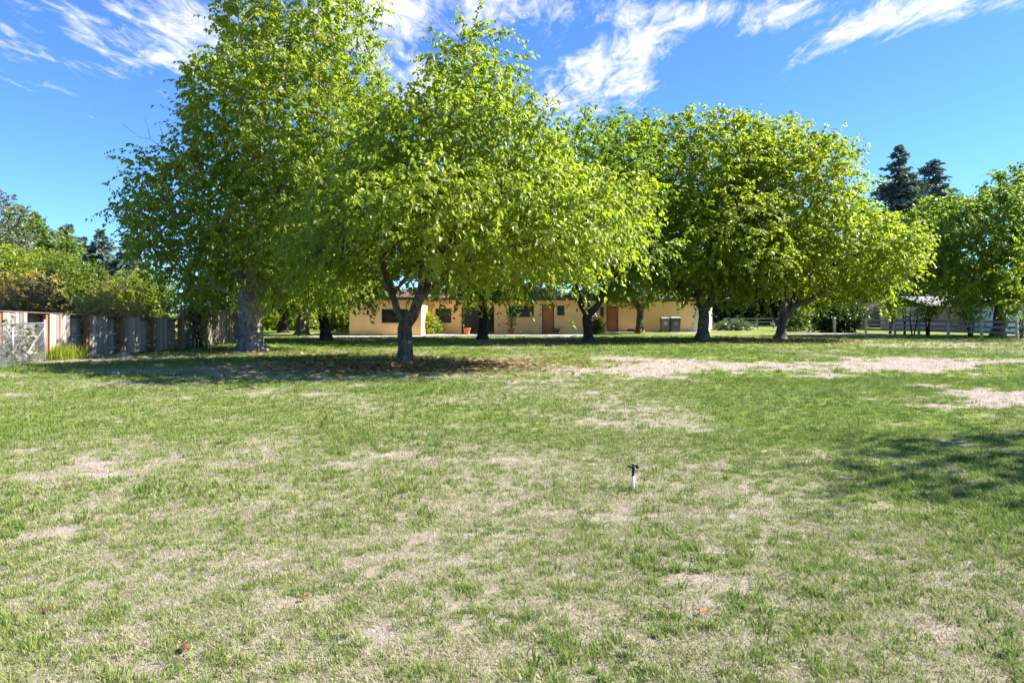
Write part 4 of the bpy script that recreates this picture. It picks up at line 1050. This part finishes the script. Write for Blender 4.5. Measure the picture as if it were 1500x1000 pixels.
# ------------------------------------------------------------------ barns on the right
def corrugated(mb, p, d, n, L, z0, z1, st=.15, dep=.025):
    k = int(L / st); vs = []; fs = []
    for i in range(k * 4 + 1):
        s = i * st / 4; off = (0, dep, dep, 0)[i % 4]
        for z in (z0, z1): vs.append((p[0] + d[0] * s + n[0] * off, p[1] + d[1] * s + n[1] * off, z))
    for i in range(k * 4): fs.append((2 * i, 2 * i + 2, 2 * i + 3, 2 * i + 1))
    mb.add(vs, fs)
M['barn_pink'] = plain('pinkish_metal_siding', (.55, .37, .29), .6, .3, 0, .1, 2)
M['barn_white'] = plain('white_metal_siding', (.72, .73, .74), .5, .4, 0, .06, 2)
M['barn_roof'] = plain('pale_metal_roof', (.28, .26, .245), .45, .5, 0, .06, 2)
def barn(x0, x1, y, depth, h, rise, wall, label, gable_x=False, roof_m='barn_roof'):
    root = empty('barn', ((x0 + x1) / 2, y, 0), label, 'barn'); w = (x1 - x0) / 2
    m = MB(); corrugated(m, (-w, 0), (1, 0), (0, -1), 2 * w, 0, h); m.box(-w, w, .03, depth, 0, h - .01)
    if gable_x: m.add([(-w, .03, h - .01), (w, .03, h - .01), (0, .03, h + rise - .12), (-w, depth, h - .01), (w, depth, h - .01), (0, depth, h + rise - .12)], [(0, 1, 2), (4, 3, 5)])
    m.build('wall', wall, root)
    r = MB(); e = .35; t = .06
    if gable_x: prof = [(-w - e, h - e * rise / w), (0, h + rise), (w + e, h - e * rise / w)]; 
    if gable_x:
        vs = [(a, yy, z + o) for yy in (-e, depth + e) for o in (0, t) for a, z in prof]
        r.add(vs, [(3, 4, 10, 9), (4, 5, 11, 10), (1, 0, 6, 7), (2, 1, 7, 8), (0, 1, 4, 3), (1, 2, 5, 4), (7, 6, 9, 10), (8, 7, 10, 11), (0, 3, 9, 6), (5, 2, 8, 11)])
    else:
        vs = [(xx, yy, z + o) for xx in (-w - e, w + e) for o in (0, t) for yy, z in ((-e, h - .05), (depth / 2, h + rise), (depth + e, h - .05))]
        r.add(vs, [(3, 9, 10, 4), (4, 10, 11, 5), (1, 7, 6, 0), (2, 8, 7, 1), (0, 3, 4, 1), (1, 4, 5, 2), (7, 10, 9, 6), (8, 11, 10, 7), (0, 6, 9, 3), (5, 11, 8, 2)])
    r.build('roof', M[roof_m], root)
barn(wx(1362, 60), wx(1462, 60), 60, 8, 2.2, .9, M['barn_pink'], 'pinkish tan metal barn with grey roof behind the rail fence')
barn(wx(1466, 56), wx(1580, 56), 56, 8, 2.3, .9, M['barn_white'], 'white corrugated metal barn at the right edge')
barn(wx(1268, 76), wx(1312, 76), 76, 5, 1.75, 1.0, M['dark_wood'], 'small dark gabled shed behind the rail fence', True, 'dark_wood')
barn(wx(1318, 74), wx(1346, 74), 74, 4, 1.5, .8, M['barn_pink'], 'small tan gabled shed right of the dark shed', True, 'rail_wood')

# ------------------------------------------------------------------ things by the house
def pot(x, y, r, h, z, mt, label, wide=False):
    root = empty('flower_pot', (x, y, z), label, 'flower pot', 'terracotta pots along the patio'); b = .62 if not wide else .5
    m = MB(); m.lathe((0, 0, 0), [(r * b, 0), (r * (b + .17), h * .4), (r * .9, h * .78), (r * .92, h * .8), (r * 1.06, h * .81), (r * 1.06, h), (r * .93, h), (r * .9, h * .88)], 20); m.build('body', M[mt], root)
    s = MB(); s.lathe((0, 0, 0), [(r * .88, h * .84), (r * .5, h * .87), (.01, h * .88)], 16); s.build('soil', M['soil'], root)
    return root
def potted(x, y, z, ells, label, seed, lm, **k):
    o = shrub(x, y, ells, label, seed, lm, name='potted_plant', cat='plant', floor=.02, **k); o.location.z = z; return o
ym = 50.3
pot(wx(626, 49.6), 49.6, .23, .40, .037, 'terracotta', 'terracotta pot under the leafy plant beside the left wing')
potted(wx(626, 49.6), 49.6, .38, [(-.1, 0, .45, .45, .4, .4), (-.3, .1, .8, .35, .3, .35)], 'bushy light green plant growing in the pot beside the left wing', 131, 'leaf_lime', leaf=.12, ntry=500, dmin=.2, L=(.15, .4))
pot(wx(684, 48.6), 48.6, .27, .47, .042, 'terracotta', 'empty terracotta pot before the sliding glass door')
pot(wx(748.5, ym), ym, .26, .40, .042, 'terracotta', 'terracotta pot with a thin sapling under the three pane window')
potted(wx(748.5, ym), ym, .38, [(0, 0, .55, .2, .2, .3)], 'thin sapling with few leaves in the pot under the three pane window', 132, 'leaf_bush', leaf=.11, ntry=120, dmin=.2, L=(.1, .25), ns=3, stems=2)
pot(wx(815, 50.0), 50.0, .28, .42, .042, 'terracotta_dark', 'wide dark weathered pot right of the left orange door', True)
pot(wx(872, 52), 52, .22, .3, .0, 'terracotta_dark', 'small dark pot at the foot of the narrow white return')
potted(wx(872, 52), 52, .26, [(.05, 0, .3, .4, .35, .35)], 'dark leafy plant in the small pot by the white return', 133, 'leaf_bush', leaf=.13, ntry=300, dmin=.2, L=(.15, .4))
shrub(wx(612, 48.9) - .1, 50.2, [(0, 0, .75, .5, .4, .8)], 'pale silvery bush in the corner beside the left wing', 134, 'leaf_grey', leaf=.1, ntry=600, dmin=.22)
shrub(wx(634, 50), 50.2, [(0, 0, .55, .35, .3, .6)], 'upright green plant below the small two pane window', 135, 'leaf_lime', leaf=.12, ntry=400, dmin=.22)

def wheelie(px, Y, w, h, mt, label, lidm):
    root = empty('wheelie_bin', (wx(px, Y), Y, .036), label, 'wheelie bin', 'wheelie bins by the house wall'); d = w * .95
    m = MB(); a, b = w / 2 * .84, w / 2; y0, y1 = -d / 2 * .84, d / 2 * .84
    z0, z1 = .06, h * .9
    m.add([(-a, y0, z0), (a, y0, z0), (a, y1, z0), (-a, y1, z0), (-b, -d / 2, z1), (b, -d / 2, z1), (b, d / 2, z1), (-b, d / 2, z1)], [(0, 3, 2, 1), (4, 5, 6, 7), (0, 1, 5, 4), (1, 2, 6, 5), (2, 3, 7, 6), (3, 0, 4, 7)])
    m.build('body', M[mt], root, bevel=.03)
    r = MB(); r.box(-b - .02, b + .02, -d / 2 - .02, d / 2 + .02, z1 - .05, z1 - .003); r.build('rim', M[mt], root, bevel=.01)
    l = MB(); zz = z1 + .003
    l.add([(-b - .03, -d / 2 - .05, zz), (b + .03, -d / 2 - .05, zz), (b + .03, d / 2 + .03, zz), (-b - .03, d / 2 + .03, zz), (-b * .85, -d / 2 * .85, zz + .07), (b * .85, -d / 2 * .85, zz + .07), (b * .85, d / 2 * .9, zz + .1), (-b * .85, d / 2 * .9, zz + .1)],
          [(0, 3, 2, 1), (4, 5, 6, 7), (0, 1, 5, 4), (1, 2, 6, 5), (2, 3, 7, 6), (3, 0, 4, 7)]); l.build('lid', M[lidm], root, bevel=.015)
    p = MB(); p.box(-w * .22, w * .22, -d / 2 * .96 - .03, -d / 2 * .92 - .0, h * .45, h * .72); p.build('front_panel', M['bin_lid'] if mt == 'bin_grey' else M['bin_grey'], root, bevel=.01)
    hd = MB(); hd.tube([(-w * .35, d / 2 + .09, z1 - .04), (w * .35, d / 2 + .09, z1 - .04)], .018, 8); hd.tube([(-w * .33, d / 2, z1 - .04), (-w * .33, d / 2 + .09, z1 - .04)], .016, 6); hd.tube([(w * .33, d / 2, z1 - .04), (w * .33, d / 2 + .09, z1 - .04)], .016, 6); hd.build('handle', M['black'], root)
    for s in (-1, 1):
        q = MB(); x = s * (a + .035); q.tube([(x - .03, d / 2 * .8, .1), (x + .03, d / 2 * .8, .1)], .1, 16); q.build('wheel', M['black'], root)
wheelie(974, 54.9, .72, 1.24, 'bin_grey', 'grey wheelie bin, the left one of the pair by the wall', 'bin_lid')
wheelie(988.7, 54.6, .80, 1.27, 'bin_green', 'dark green wheelie bin, the right one of the pair by the wall', 'bin_lid')
q = MB()
for k in range(6): q.box(-.35 + k * .13, -.31 + k * .13, -.02, .02, 0, .28)
q.box(-.36, .36, -.035, -.021, .05, .08); q.box(-.36, .36, -.035, -.021, .2, .23)
tag(q.build('picket_edging', M['dark_wood'], None, (wx(1003.5, 54.6), 54.6, .036)), 'low dark picket edging right of the green bin', 'edging')
# low grey stones out on the grass beside the spreading tree
stone(wx(1181, 46), 46, .38, .2, .12, 'flat pale stone lying on the sunny strip right of the spreading tree', 12)
stone(wx(1190, 46.4), 46.4, .22, .15, .1, 'smaller pale stone beside the flat one right of the spreading tree', 13)

# ------------------------------------------------------------------ near lawn things
def sprinkler():
    Y = 5.82; root = empty('sprinkler', (wx(927.5, Y), Y, 0), 'white pipe riser with black impact sprinkler head standing in the lawn', 'sprinkler')
    m = MB(); m.tube([(0, 0, -.03), (.002, 0, .125)], .0135, 14); m.build('pipe', M['white_pvc'], root)
    m = MB(); m.tube([(0, 0, .125), (0, 0, .132)], .0155, 12); m.tube([(0, 0, .132), (0, 0, .178)], .0105, 12); m.tube([(0, 0, .150), (0, 0, .156)], .0125, 6); m.build('nipple', M['black'], root)
    h = MB(); h.tube([(0, 0, .178), (0, 0, .2), (0, 0, .205)], [.014, .014, .009], 10)
    h.tube([(0, 0, .192), (-.028, .003, .2), (-.05, .004, .208)], [.010, .008, .0065], 8)
    h.box(-.006, .006, -.005, .005, .2, .226); h.build('head', M['black'], root)
    a = MB(); a.box(-.004, .038, -.004, .004, .203, .212); a.lathe((.036, 0, .186), [(.0125, 0), (.0145, .01), (.0125, .03), (.004, .033)], 12); a.box(-.03, -.004, -.003, .003, .214, .220); a.build('impact_arm', M['black'], root)
sprinkler()

def fallen_leaf(px, py, size, c, label, rz, curl):
    size *= .8; Y = 1500 / (py - 460); x = wx(px, Y); z = float(relief(np.array([x]), np.array([Y]))[0])
    m = MB(); n = 7; vs = []; fs = []
    for i in range(n):
        t = i / (n - 1); w = .33 * math.sin(math.pi * min(1, t * .93 + .06)) ** .8; y = (t - .5)
        for s in (-1, 0, 1): vs.append((y * size, s * w * size, size * (.10 * abs(s) * curl + .22 * curl * (t - .5) ** 2)))
    for i in range(n - 1):
        for k in range(2): fs.append((i * 3 + k, (i + 1) * 3 + k, (i + 1) * 3 + k + 1, i * 3 + k + 1))
    m.add(vs, fs, True); m.tube([(-size * .5, 0, size * .055), (-size * .75, .01, size * .12)], .0015, 4)
    o = m.build('fallen_leaf', plain('fallen_leaf', c, .6, .3, 0, .25, 30), None, (x, Y, z + .022), 0); o.rotation_euler = (.12, -.1, rz)
    sd = o.modifiers.new('thickness', 'SOLIDIFY'); sd.thickness = .001
    tag(o, label, 'leaf', 'single fallen leaves on the near lawn')
fallen_leaf(1032, 902, .075, (.27, .15, .045), 'golden brown curled fallen leaf on the near lawn at right', -.5, 1.2)
fallen_leaf(447, 882, .06, (.19, .09, .045), 'rusty orange fallen leaf on the near lawn left of centre', 1.1, 1.6)
fallen_leaf(70, 896, .07, (.16, .075, .04), 'reddish fallen leaf lying on bare dirt at lower left', .1, .6)
fallen_leaf(1119, 664, .09, (.42, .36, .17), 'pale straw coloured fallen leaf up the lawn beyond the sprinkler', .3, .7)
fallen_leaf(272, 955, .07, (.13, .06, .035), 'dark red fallen leaf at lower left near the bottom edge', 2.0, 1.0)

def litter():
    r = np.random.default_rng(77); n = 6500
    cx = r.choice(5, n, p=[.42, .2, .16, .12, .1]); C = np.array([(-2.8, 20.0, 4.2, 2.6), (15, 38.5, 6, 3), (4.5, 35.5, 6, 4), (-8.5, 25, 6, 4), (10, 41, 6, 4)])
    x = C[cx, 0] + r.normal(0, .6, n) * C[cx, 2]; y = C[cx, 1] + r.normal(0, .6, n) * C[cx, 3]
    p = np.stack([x, y, relief(x, y) + .03 + .02 * r.random(n)], 1); a = r.random(n) * 6.283; sz = r.uniform(.05, .11, n)[:, None]
    d = np.stack([np.cos(a), np.sin(a), r.normal(0, .25, n)], 1); s = np.stack([-np.sin(a), np.cos(a), r.normal(0, .3, n)], 1)
    V = np.stack([p - d * sz, p + s * sz * .55, p - s * sz * .55 + np.array((0, 0, .012)), p + d * sz], 1).reshape(-1, 3); k = np.arange(n)[:, None] * 4
    T = np.stack([k + np.array((0, 1, 3)), k + np.array((0, 3, 2))], 1).reshape(-1, 3)
    o = link('leaf_litter', np_mesh('leaf_litter', V, T, np.repeat(r.random(n), 2)), leaf_mat('dry_leaf', (.10, .055, .03), (.30, .19, .09), (.42, .33, .14), trans=.15, rough=.7))
    tag(o, 'dry brown leaf litter strewn under the shade trees', 'leaf litter', kind='stuff')
litter()

def clods():
    """crumbs of dry soil and grit on the bare spots"""
    r = np.random.default_rng(5); n = 60000
    y = 2.2 + 22 * r.random(n) ** 1.6; x = r.uniform(-1, 1, n) * (.8 * y + 1)
    b, _, _ = fields(x, y); k = r.random(n) < b * 1.1 - .25; x, y = x[k][:9000], y[k][:9000]; n = len(x)
    s = (.003 + .008 * r.random(n) ** 3) * (1 + y / 14); c = np.stack([x, y, relief(x, y) + s * .3], 1)
    o = np.array([(1, 0, 0), (-.5, .87, 0), (-.5, -.87, 0), (0, 0, 1)], float)
    a = r.random(n) * 6.283; ca, sa = np.cos(a), np.sin(a)
    V = np.stack([c + np.stack([(p[0] * ca - p[1] * sa) * s, (p[0] * sa + p[1] * ca) * s, (p[2] * .8 - .3) * s], 1) * r.uniform(.6, 1.3, (n, 1)) for p in o], 1).reshape(-1, 3)
    q = np.arange(n)[:, None] * 4; T = np.stack([q + np.array(t) for t in ((0, 1, 3), (1, 2, 3), (2, 0, 3))], 1).reshape(-1, 3)
    tag(link('soil_crumbs', np_mesh('soil_crumbs', V, T), plain('dry_soil_crumb', (.27, .215, .18), .95, .1, 0, .35, 9)), 'crumbs of dry soil and grit on the bare spots of the lawn', 'grit', kind='stuff')
clods()
print('leaf tris', TOT)
